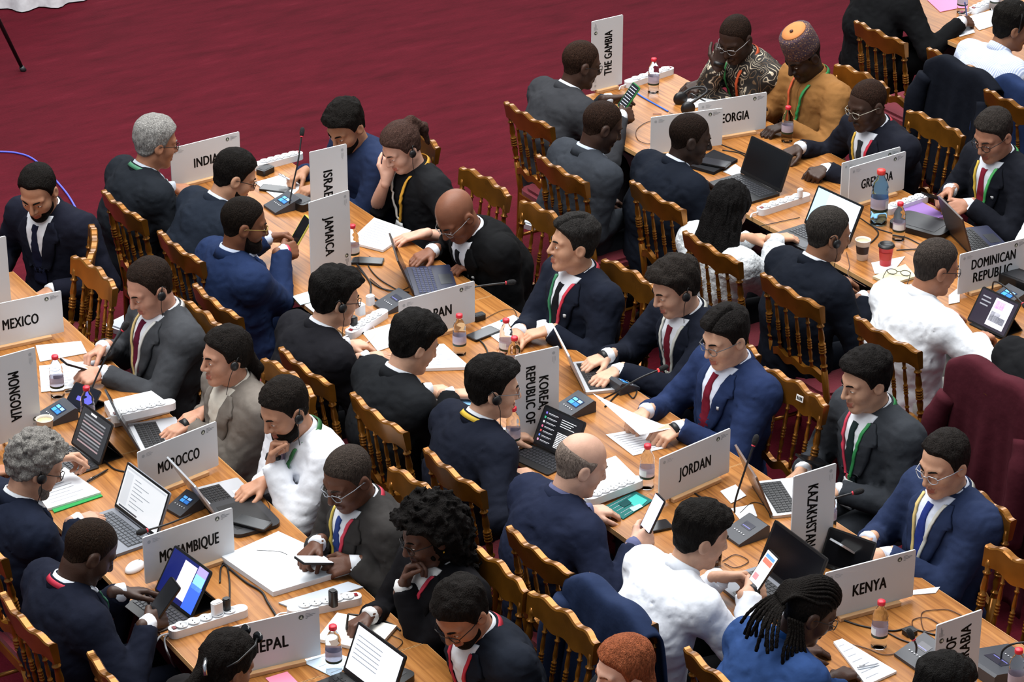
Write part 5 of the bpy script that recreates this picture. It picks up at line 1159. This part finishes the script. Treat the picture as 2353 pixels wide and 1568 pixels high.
ap = at(1935, 1318, TZ); tablet((ap.x, ap.y), 20, 'small dark tablet leaning beside the KENYA board', w=.22, h=.15, bg='0b0c10', kb=False, emit=.1)
ap = at(178, 945, TZ); tablet((ap.x, ap.y), 20, 'small black tablet with a violet wave beside the MONGOLIA unit', w=.16, h=.11, bg='10121c', rects=[(.3, .3, .8, .5, '5a58c0')], kb=False, tilt=45)

# ------------------------------------------------------------------ conference units with gooseneck microphones
def conference_unit(px_, yaw, label, mic=None, blue=True, lit=False, s=1.):
    p = at(px_[0], px_[1], TZ); t = thing('conference_unit', label, 'microphone unit', (p.x, p.y, TZ+.001), R(yaw), 'conference microphone units')
    L, W_ = .155*s, .125*s
    V = [(-L/2, -W_/2, 0), (-L/2, W_/2, 0), (L/2, W_/2, 0), (L/2, -W_/2, 0), (-L/2, -W_/2, .012), (-L/2, W_/2, .012), (L/2-.012, W_/2, .058), (L/2-.012, -W_/2, .058), (L/2, W_/2, .05), (L/2, -W_/2, .05)]
    F = [(3, 2, 1, 0), (4, 5, 1, 0)[::-1], (4, 7, 6, 5), (7, 9, 8, 6), (9, 3, 2, 8), (0, 3, 9, 7, 4), (1, 5, 6, 8, 2)]
    from_np('housing', V, F, plastic('3a3d44', .45), t, False)
    a = math.atan2(.046, L-.012); M = Matrix.Translation((-L/2+(L-.012)*.56, 0, .012+.046*.56+.001)) @ Matrix.Rotation(-a, 4, 'Y') @ Matrix.Rotation(R(-90), 4, 'Z')
    if blue: screen_part(t, .075*s, .05*s, M @ Matrix.Translation((0, .008, .0004)), '16233f', [(.08, .1, .45, .5, '3f8fd8'), (.5, .1, .92, .5, '2f6fc0'), (.08, .6, .45, .9, '5fa8e8'), (.55, .6, .9, .9, '8ab8e8')], .7)
    else: screen_part(t, .06*s, .035*s, M @ Matrix.Translation((0, .012, .0004)), '2a2c38', [(.1, .2, .9, .3, '6a6cb0')], .3)
    bm = bmesh.new()
    for i in range(5): lathe(bm, [(.003, 0), (.003, .0012)], 8, M @ Matrix.Translation((-.03+.015*i, -.035*s, .0004)))
    from_bm('buttons', bm, plastic('c8ccd2', .4), t)
    if mic:
        pts = [Vector(q)-Vector((p.x, p.y, TZ+.001)) for q in [at(x, y, z) for x, y, z in mic]]
        Rz = Matrix.Rotation(-R(yaw), 3, 'Z'); pts = spline([Rz @ q for q in pts], 8)
        g = tube('gooseneck', pts, .0042, BLACK, t, 8); d = (pts[-1]-pts[-3]).normalized(); e = pts[-1]
        tube('microphone_head', [e-d*.005, e+d*.002, e+d*.012, e+d*.03, e+d*.040, e+d*.044], [.005, .010, .0125, .0125, .009, .003], mat('mic_foam', '121214', .9, bump=(300, .5)), t, 12)
        tube('light_ring', [e-d*.008, e-d*.002], .0085, plastic('c03040' if not lit else 'ff4444') if not lit else mat('lit_ring', 'ff3a3a', .3, emit=('ff3030', 2.0)), t, 12)
    return t
conference_unit((650, 478), 0, 'conference microphone unit left of the ISRAEL board', [(665, 468, .80), (672, 430, .87), (685, 370, .99), (693, 312, 1.10)])
conference_unit((130, 962), 0, 'conference microphone unit with blue screen beside MONGOLIA', [(205, 908, .80), (225, 860, .88), (255, 800, .99), (283, 758, 1.07)])
conference_unit((425, 1172), 10, 'conference microphone unit behind the MOZAMBIQUE board', s=.8, mic=[(440, 1182, .80), (428, 1188, .86), (385, 1205, .90), (335, 1220, .91)])
conference_unit((905, 705), 0, 'conference microphone unit left of the JAPAN board', blue=False)
conference_unit((1030, 700), 180, 'conference microphone unit behind the JAPAN board', s=.75, mic= [(1010, 690, .80), (1040, 672, .88), (1100, 658, .93), (1165, 650, .94)], blue=False)
conference_unit((1318, 945), 0, 'conference microphone unit with blue screen right of the KOREA board', [(1380, 920, .80), (1410, 905, .88), (1465, 872, .95), (1515, 850, .98)], lit=True)
conference_unit((1435, 895), 180, 'small conference unit beside the silver laptop and KOREA board', s=.7)
conference_unit((1712, 1232), 0, 'conference microphone unit right of the white-shirted man', [(1688, 1178, .80), (1690, 1150, .86), (1712, 1080, .99), (1732, 1022, 1.09)], blue=False)
conference_unit((1872, 1200), 180, 'conference microphone unit hidden behind the KAZAKHSTAN board', s=.7, mic= [(1870, 1175, .80), (1885, 1160, .86), (1920, 1145, .89), (1962, 1133, .91)], blue=False)
conference_unit((2115, 1512), 0, 'conference microphone unit left of the ARABIA board', [(2105, 1500, .80), (2106, 1490, .84), (2104, 1480, .86), (2098, 1468, .88)], blue=False)
conference_unit((2300, 1535), 180, 'black conference unit with gooseneck at the right edge', [(2300, 1515, .80), (2305, 1495, .85), (2330, 1480, .89), (2375, 1476, .90)], blue=False, s=1.6)
conference_unit((2312, 695), 0, 'conference microphone unit behind the photo tablet', [(2280, 665, .80), (2285, 648, .86), (2310, 660, .88), (2352, 700, .87)])

# ------------------------------------------------------------------ phones, cups, pens, small things
def phone(c, yaw, tilt, label, bg='0c0d10', rects=(), case=BLACK, emit=.0, roll=0., w=.074, h=.155):
    c = Vector(c); F_ = Vector((math.cos(R(yaw)), math.sin(R(yaw)), 0)); Z = Vector((0, 0, 1)); ta = R(tilt)
    lo_ = F_*math.cos(ta)+Z*math.sin(ta); nn = -F_*math.sin(ta)+Z*math.cos(ta); rt = lo_.cross(nn)
    t = thing('phone', label, 'phone', c, 0, 'mobile phones'); M = Matrix((rt, lo_, nn)).transposed().to_4x4() @ Matrix.Rotation(R(roll), 4, 'Z')
    b = slab('phone_body', w, h, -.0085, 0, .010, case, t, M=M); screen_part(b, w*.92, h*.94, M @ Matrix.Translation((0, 0, .0008)), bg, rects, emit)
    slab('camera_bump', .03, .03, -.0105, -.0084, .006, BLACK, t, cx=-.016, cy=h*.36, M=M); return t
ap = lambda x, y, z: at(x, y, z)
phone(ap(178, 838, .845), 180, 30, 'dark phone held over papers by the grey-suited man', 'd8c8cc', emit=.5)
phone(ap(722, 1286, .845), 185, 20, 'phone with white screen held by the man in brown-grey', 'dfe3ea', emit=.7)
phone(ap(375, 1378, .93), 5, 55, 'dark grey phone held in front of the tablet', '232427', roll=-12, w=.08, h=.17)
phone(ap(690, 530, .93), 0, 58, 'phone in a yellow case', '0c0d10', case=plastic('d8d060'), roll=-6)
phone(ap(1499, 1180, .96), -5, 66, 'phone with a pale lilac screen held beside the magazine', 'd5d2ee', rects=[(.5, .55, .9, .8, 'f0f0f8')], emit=.75, roll=-4)
phone(ap(1752, 1312, .93), 0, 58, 'phone showing a news page held by the white-shirted man', 'e2e2e4', rects=[(.1, .84, .9, .93, '5f8fc8'), (.1, .68, .9, .82, 'c87060'), (.1, .40, .9, .62, 'e0e4e0'), (.1, .2, .5, .36, 'd08a90'), (.1, .04, .9, .1, '3a4a58')], emit=.75, roll=-8, h=.165)
phone(ap(1868, 1055, .80), 180, 25, 'black phone held low by the man with green lanyard', '0c0d10')
phone(ap(1945, 1258, .85), 185, 40, 'silver-edged phone held by the man beside KENYA', '20242c', case=SILVER)
phone(ap(1444, 222, .93), 0, 55, 'phone with a dark list and green cover beside THE GAMBIA board', '1c1e24', rects=[(.1, .1+.11*i, .9, .13+.11*i, 'a8acb4') for i in range(8)], case=plastic('2f8a4c'), emit=.6, roll=-8)
phone(ap(2150, 452, .86), 180, 25, 'black phone held by the man with the green lanyard and red tie', '0c0d10')
phone(ap(1500, 1210, TZ+.012), 30, 0, 'black phone lying on the table beside the magazine', '1a1b1f', roll=-40)
phone(ap(632, 432, TZ+.012), 0, 0, 'black phone lying on the papers left of ISRAEL', '101114', roll=-50); phone(ap(1110, 765, TZ+.012), 0, 0, 'dark phone lying on notes right of JAPAN', '2a2c30', roll=10); phone(ap(580, 1200, TZ+.03), 0, 0, 'glossy black phone under the silver laptop before MOROCCO', '0c0d10', roll=-60)
phone(ap(845, 598, TZ+.012), 0, 0, 'black phone beside the navy laptop', '101114', roll=-40); phone(ap(1640, 372, TZ+.030), 0, 0, 'dark phone on black folder near the wordless board', '1c2028', roll=-60, w=.085, h=.17)
sheet([(1580, 385, ), (1640, 350), (1695, 372), (1640, 402)], 'black folder under the phone by the wordless board', '1b1c20', .016, name='folder', cat='folder', group=None)
def cup(px_, label, m, h=.105, r=.038, lid=None, fill='c9b48a'):
    p = at(px_[0], px_[1], TZ); t = thing('paper_cup', label, 'cup', (p.x, p.y, TZ+.001), .6, 'paper coffee cups')
    bm = bmesh.new(); lathe(bm, [(r*.68, 0), (r*.70, .001), (r*.97, h*.97), (r*1.03, h*.98), (r*1.03, h), (r*.95, h), (r*.92, h*.86)], 24, cap=False); bmesh.ops.holes_fill(bm, edges=bm.edges[:]) if False else None; from_bm('cup_wall', bm, m, t, True)
    bm = bmesh.new(); lathe(bm, [(r*.67, .002), (.001, .003)], 20, cap=False); from_bm('cup_base', bm, m, t, True)
    bm = bmesh.new(); lathe(bm, [(r*.925, h*.88), (.001, h*.88)], 20, cap=False); from_bm('coffee', bm, mat('coffee_'+fill, fill, .3), t, True)
    if lid:
        bm = bmesh.new(); lathe(bm, [(r*1.02, h*.95), (r*1.08, h*.97), (r*1.08, h*1.02), (r*.98, h*1.03), (r*.94, h*1.10), (r*.84, h*1.10), (r*.80, h*1.06), (.001, h*1.06)], 24); from_bm('lid', bm, lid, t, True)
    bm = bmesh.new(); lathe(bm, [(r*.78, h*.30), (r*.92, h*.72)], 24, cap=False); ks = [f for f in bm.faces if f.calc_center_median().x > -r*.3]; bmesh.ops.delete(bm, geom=ks, context='FACES'); from_bm('printed_panel', bm, mat('cup_print_'+m.name, 'b8362f' if lid else '2a1d1a', .6), t, True)
    return t
cup((1981, 596), 'tall white paper coffee cup without lid', paper('d8d2c8')); cup((2034, 610), 'red paper coffee cup with a black lid', plastic('c02c30', .5), lid=BLACK); cup((106, 1012), 'white paper cup behind the curly grey-haired man', paper('d8d2c8')); cup((62, 838), 'small pale cup behind the MONGOLIA board', paper('d8d2c8'), h=.06, r=.03)
def glasses_cup(px_, label):
    p = at(px_[0], px_[1], TZ); t = thing('drinking_glass', label, 'glass', (p.x, p.y, TZ+.001), 0); bm = bmesh.new(); lathe(bm, [(.026, 0), (.030, .10), (.028, .10), (.0245, .006), (.001, .006)], 20); from_bm('glass_wall', bm, PET, t, True); bm = bmesh.new(); lathe(bm, [(.0246, .008), (.0255, .03)], 18); from_bm('drink', bm, mat('dark_tea', '4a2a1c', .2), t, True)
glasses_cup((1642, 1300), 'small glass of dark tea behind the white-shirted man')
def mouse(px_, label, m):
    p = at(px_[0], px_[1], TZ); t = thing('computer_mouse', label, 'mouse', (p.x, p.y, TZ+.001), R(25)); V, F = ellips_np((0, 0, .004), (.052, .03, .027), 20, 12); V = [(x, y, max(0, z)) for x, y, z in V]; from_np('mouse_shell', V, F, m, t); box('scroll_slit', (.022, 0, .026), (.022, .003, .004), GREY, t, .001); return t
mouse((310, 1308), 'white computer mouse left of the MOZAMBIQUE board', WHITE); mouse((815, 595), 'black computer mouse behind the navy laptop', BLACK) if False else None
def pen(A, B, label, m, z=TZ+.008, z2=None):
    a, b = at(*A, z), at(*B, z2 or z); t = thing('pen', label, 'pen', a); d = b-a; tube('barrel', [d*0, d*.03, d*.85, d*.97], [.003, .0045, .0045, .002], m, t, 8); tube('clip', [d*.08+Vector((0, 0, .006)), d*.35+Vector((0, 0, .006))], .0012, CHROME, t, 6); return t
pen((150, 900), (205, 890), 'black pen on paper under the phone reader', BLACK); pen((200, 1107), (250, 1078), 'black pen beside the green-edged documents', BLACK); pen((1970, 1535), (2020, 1525), 'silver pen on the spiral notepad', SILVER, TZ+.02); pen((640, 400), (690, 425), 'silver pen in the hand of the blue-jacketed man', SILVER, TZ+.06, TZ+.02); pen((800, 1412), (795, 1450), 'dark pen in the hand of the curly-haired woman', BLACK, TZ+.10, TZ+.02); pen((1585, 215), (1625, 235), 'pen in the fist of the patterned-shirt man', BLACK, TZ+.05, TZ+.03); pen((2217, 5), (2222, 40), 'blue pen in the hand at the top right', plastic('2a4a9a'), TZ+.14, TZ+.02); pen((1150, 738), (1168, 733), 'teal marker on the notes right of JAPAN', plastic('3aa8b8'))
# blue wrapped cord on the Gambia table
def cable(pts, label, m, r=.003, z=TZ+.004, cat='cable', name='cable'):
    P = [at(q[0], q[1], q[2] if len(q) > 2 else z) for q in pts]; t = tube(name, spline(P, 7), r, m, None, 6); tag(t, label, cat, 'cables on tables and floor'); return t
cable([(1440, 195), (1475, 222), (1535, 256)], 'blue cord across THE GAMBIA table', plastic('2a5fc0'), .005)
cable([(1495, 278), (1478, 285), (1462, 300), (1465, 320), (1485, 330), (1500, 328)], 'thin brown wire loop left of the wordless board', plastic('4a2a1a'), .002); cable([(1520, 262), (1500, 262)], 'short red wire by the wordless board', plastic('8a3020'), .002)
cable([(1640, 325), (1690, 345), (1735, 362), (1790, 385)], 'black cable behind the black laptop', BLACK); cable([(1745, 520), (1800, 508), (1838, 500)], 'thin dark cable left of the bright laptop', BLACK, .002); cable([(1660, 345), (1700, 352), (1730, 372)], 'second black cable by the black laptop', BLACK)
cable([(1975, 500), (2015, 525), (2080, 545), (2130, 568), (2180, 575)], 'black cable looping past the coffee cups', BLACK); cable([(2000, 515), (2018, 535), (2008, 552), (1990, 565)], 'black cable curling behind the white cup', BLACK, .004); cable([(2060, 575), (2110, 572), (2160, 568)], 'black cable left of the dark laptop', BLACK); cable([(1945, 580), (1952, 610), (1950, 635), (1990, 660)], 'thin brown earpiece wire in front of the coffee cups', plastic('4a2a1a'), .002); cable([(2240, 545), (2270, 540), (2300, 550)], 'thin black cable at the right table edge', BLACK, .002)
cable([(815, 600), (850, 650), (855, 680), (900, 700), (960, 690)], 'thick black cable between JAMAICA and JAPAN', BLACK, .005); cable([(820, 615), (870, 660), (940, 672)], 'black laptop cable under the navy laptop', BLACK, .0035); cable([(850, 640), (890, 668), (930, 665), (960, 640)], 'thin black cable behind the navy laptop', BLACK, .002); cable([(850, 590), (846, 610), (870, 640), (910, 665)], 'curved black cable left of the navy laptop', BLACK, .003); cable([(826, 740), (845, 735), (860, 755), (858, 775), (825, 800)], 'pink charging cable left of JAPAN', plastic('e0b0a8'), .0025); cable([(805, 775), (835, 765)], 'thick black strap left of JAPAN', BLACK, .006)
cable([(1085, 770), (1110, 790), (1122, 815), (1125, 840)], 'black cable behind the JAPAN bottle', BLACK, .004); cable([(1110, 735), (1150, 715), (1180, 712), (1190, 735)], 'thin earpiece wire on the notes right of JAPAN', BLACK, .0015); cable([(1440, 900), (1455, 915), (1462, 895), (1430, 885)], 'black cable loop by the small unit near KOREA', BLACK, .003); cable([(1390, 935), (1420, 905), (1440, 890)], 'black cable from the KOREA unit', BLACK, .004)
cable([(1590, 1130), (1615, 1145), (1640, 1152), (1670, 1165)], 'black cables under the JORDAN board', BLACK, .004); cable([(1700, 1180), (1730, 1155), (1760, 1165), (1770, 1190)], 'thin black wires beside the KAZAKHSTAN laptop', BLACK, .002); cable([(1660, 1290), (1690, 1275), (1720, 1290), (1690, 1305), (1665, 1295)], 'thin brown wire left of the unit by the white-shirted man', plastic('4a2a1a'), .002); cable([(1880, 1255), (1920, 1255), (1960, 1268), (2000, 1278), (2030, 1275), (2040, 1290)], 'white charging cable beside the man at KENYA', WHITE, .003); cable([(1900, 1228), (1930, 1222), (1955, 1230)], 'thin wire behind the KAZAKHSTAN board', BLACK, .0015)
cable([(1935, 1425), (1985, 1440), (2050, 1450), (2090, 1445), (2150, 1460)], 'black cable across the table in front of KENYA', BLACK, .004); cable([(2035, 1452), (2070, 1470), (2100, 1480)], 'black cable leading to the unit left of ARABIA', BLACK, .003); cable([(2098, 1445), (2098, 1425), (2130, 1420), (2160, 1440), (2125, 1450), (2118, 1410), (2150, 1402), (2180, 1402), (2210, 1415)], 'thin brown wire looped left of the ARABIA board', plastic('4a2a1a'), .002); cable([(1930, 1475), (1990, 1490), (2030, 1505), (2075, 1500)], 'thin brown wire in front of the spiral notepad', plastic('4a2a1a'), .002)
cable([(500, 1285), (560, 1335), (600, 1360), (615, 1385), (640, 1425)], 'black power cable running left of the open binder', BLACK, .005); cable([(505, 1340), (508, 1305), (520, 1300), (527, 1335), (528, 1385)], 'black cable from the plug above NEPAL', BLACK, .004); cable([(390, 1455), (378, 1470), (385, 1500), (400, 1530, .6), (415, 1545, .4)], 'grey cord of the power strip above NEPAL hanging off the table', plastic('8a8d92'), .004); cable([(800, 1412), (850, 1418), (900, 1435), (920, 1450)], 'black cable across the open notebook', BLACK, .004); cable([(900, 1460), (925, 1475), (905, 1495), (860, 1505)], 'thin black wire right of the notebook', BLACK, .0015); cable([(790, 1550), (850, 1530), (895, 1522), (905, 1545), (890, 1568)], 'black cable beside the laptop at the bottom edge', BLACK, .004); cable([(240, 1060), (262, 1078), (290, 1085)], 'black cable beside the grey laptop', BLACK, .004); cable([(595, 1195), (620, 1170), (600, 1130)], 'thin black earpiece wire by the silver laptop', BLACK, .0015); cable([(590, 1265), (640, 1268), (660, 1275)], 'thin black wire over the open binder', BLACK, .0015, TZ+.04)
# hub, adapter and small boxes
def brick(px_, label, s, m=BLACK, yaw=0., name='power_adapter', cat='adapter'):
    p = at(px_[0], px_[1], TZ); t = thing(name, label, cat, (p.x, p.y, TZ+.001), R(yaw)); slab('housing', s[0], s[1], 0, s[2], min(s[0], s[1])*.2, m, t); slab('top_panel', s[0]*.7, s[1]*.7, s[2], s[2]+.0012, .004, DARK if m is BLACK else BLACK, t); return t
brick((2090, 1458), 'round black cable hub in front of KENYA', (.05, .045, .02)); brick((882, 1520), 'black wallet beside the notebook', (.085, .11, .025), plastic('2c1e1e', .5), 20, 'wallet', 'wallet'); brick((1100, 735), 'black adapter right of the JAPAN board', (.06, .04, .028)); brick((610, 398), 'black box behind the INDIA papers', (.09, .06, .03), BLACK, 20, 'black_case', 'case'); brick((560, 1190), 'black laptop sleeve before the MOROCCO laptop', (.22, .30, .016), DARK, -4, 'laptop_sleeve', 'sleeve'); brick((880, 1560), 'black device at the bottom edge right of NEPAL', (.14, .22, .03), BLACK, 20, 'black_device', 'device')
brick((690, 475), 'black pouch at the foot of the ISRAEL board', (.10, .14, .04), BLACK, 15, 'pouch', 'pouch'); brick((2120, 525), 'black laptop bag edge beside the purple folder', (.20, .30, .03), BLACK, 20, 'document_case', 'case'); brick((2338, 662), 'black case right of the DOMINICAN REPUBLIC board', (.12, .2, .07), BLACK, 10, 'camera_case', 'case'); brick((1885, 405), 'teal watch box beside the man reaching past the laptop', (.05, .05, .02), plastic('1f7a78'), 0, 'small_box', 'box')
# headphones lying on the Gambia-Georgia table
p = at(1572, 250, TZ); t = thing('headphones', 'black headphones lying left of the GEORGIA board', 'headphones', (p.x, p.y, TZ+.001), R(-20))
for s in (-1, 1):
    V, F = ellips_np((0, s*.075, .03), (.042, .022, .040), 16, 10); from_np('ear_cup', V, F, BLACK, t)
tube('headband', spline([(0, -.075, .05), (.06, -.075, .085), (.115, -.04, .10), (.125, 0, .102), (.115, .04, .10), (.06, .075, .085), (0, .075, .05)], 6), .008, BLACK, t, 8)
tube('headphone_cord', spline([(-.02, -.08, .01), (-.06, -.10, .004), (-.1, -.05, .004)], 6), .002, BLACK, t, 6)
# spectacles on the cream notebook
p = at(2065, 632, TZ+.016); t = thing('spectacles', 'dark spectacles lying on the cream notebook', 'spectacles', p, R(40)); prt = []
for s in (-1, 1):
    prt.append((*tube_np([Vector((0, s*.033+.024*math.cos(a), .014+.014*math.sin(a))) for a in np.linspace(0, 2*math.pi, 17)], .002, 5), 0)); prt.append((*tube_np([(0, s*.058, .02), (-.07, s*.062, .016), (-.12, s*.06, .002)], .002, 5), 0))
prt.append((*tube_np([(0, -.009, .018), (0, .009, .018)], .002, 5), 0)); V, F, I = merge(prt); from_np('spectacle_frame', V, F, BLACK, t)

# ------------------------------------------------------------------ floor goods
cable([(-20, 348, .006), (40, 352, .006), (85, 372, .006), (150, 440, .006), (190, 505, .006), (235, 556, .006), (280, 560, .006)], 'blue network cable on the red carpet at the left', plastic('5a62d8'), .006)
for q, lb in (((1235, 505), 'metal floor socket box beside the empty chair right of JAMAICA'), ((295, 742), 'metal floor socket box behind the grey-suited man at far left'), ((2290, 1240), 'metal floor socket box below the maroon coat')):
    p = at(*q, .02); t = thing('floor_box', lb, 'floor socket', (p.x, p.y, 0), R(20)); slab('box_body', .22, .14, 0, .03, .01, SILVER, t); slab('box_lid', .19, .11, .03, .036, .008, mat('brushed', 'a9adb3', .4, metal=.6), t); box('lid_catch', (.085, 0, .038), (.012, .03, .004), DARK, t)
# tripod foot entering at the upper left
f0 = at(52, 160, .01); top_ = Vector((f0.x-.42, f0.y+.05, 1.2)); t = thing('tripod', 'black tripod whose leg enters at the upper left', 'tripod', (top_.x, top_.y, 0))
for k in range(3):
    a = math.atan2(f0.y-top_.y, f0.x-top_.x)+k*2.094; r_ = (Vector((f0.x, f0.y))-Vector((top_.x, top_.y))).length
    l_ = tube('leg', [(0, 0, 1.15), (r_*math.cos(a), r_*math.sin(a), .015)], [.018, .012], BLACK, t, 8); tube('rubber_foot', [(r_*.98*math.cos(a), r_*.98*math.sin(a), .03), (r_*1.02*math.cos(a), r_*1.02*math.sin(a), .0)], [.016, .020], DARK, l_, 8)
tube('column', [(0, 0, .8), (0, 0, 1.45)], .016, BLACK, t, 8); box('head', (0, 0, 1.48), (.09, .07, .07), BLACK, t, .01)
# white cloth-covered stand at the upper left corner
p = at(58, 22, 0)+Vector((.19, 0, 0)); p.z = 0; t = thing('cloth_covered_stand', 'white draped cloth touching the floor at the top left corner', 'tablecloth', (p.x, p.y+.30, 0)); V = []; F = []; n = 64; rows = 10
for i in range(rows+1):
    u = i/rows
    for j in range(n):
        a = 2*math.pi*j/n; r_ = (.36+.03*(1-u))+.035*(1-u)*math.sin(a*11)+.02*(1-u)*math.sin(a*5+1); V.append((r_*math.cos(a), r_*math.sin(a), .01+.74*u))
for i in range(rows):
    for j in range(n): F.append((i*n+j, i*n+(j+1) % n, (i+1)*n+(j+1) % n, (i+1)*n+j))
F.append(tuple(rows*n+j for j in range(n))); from_np('cloth', V, F, fabric('d8dade'), t); box('stand_plinth', (0, 0, .005), (.5, .5, .01), DARK, t)
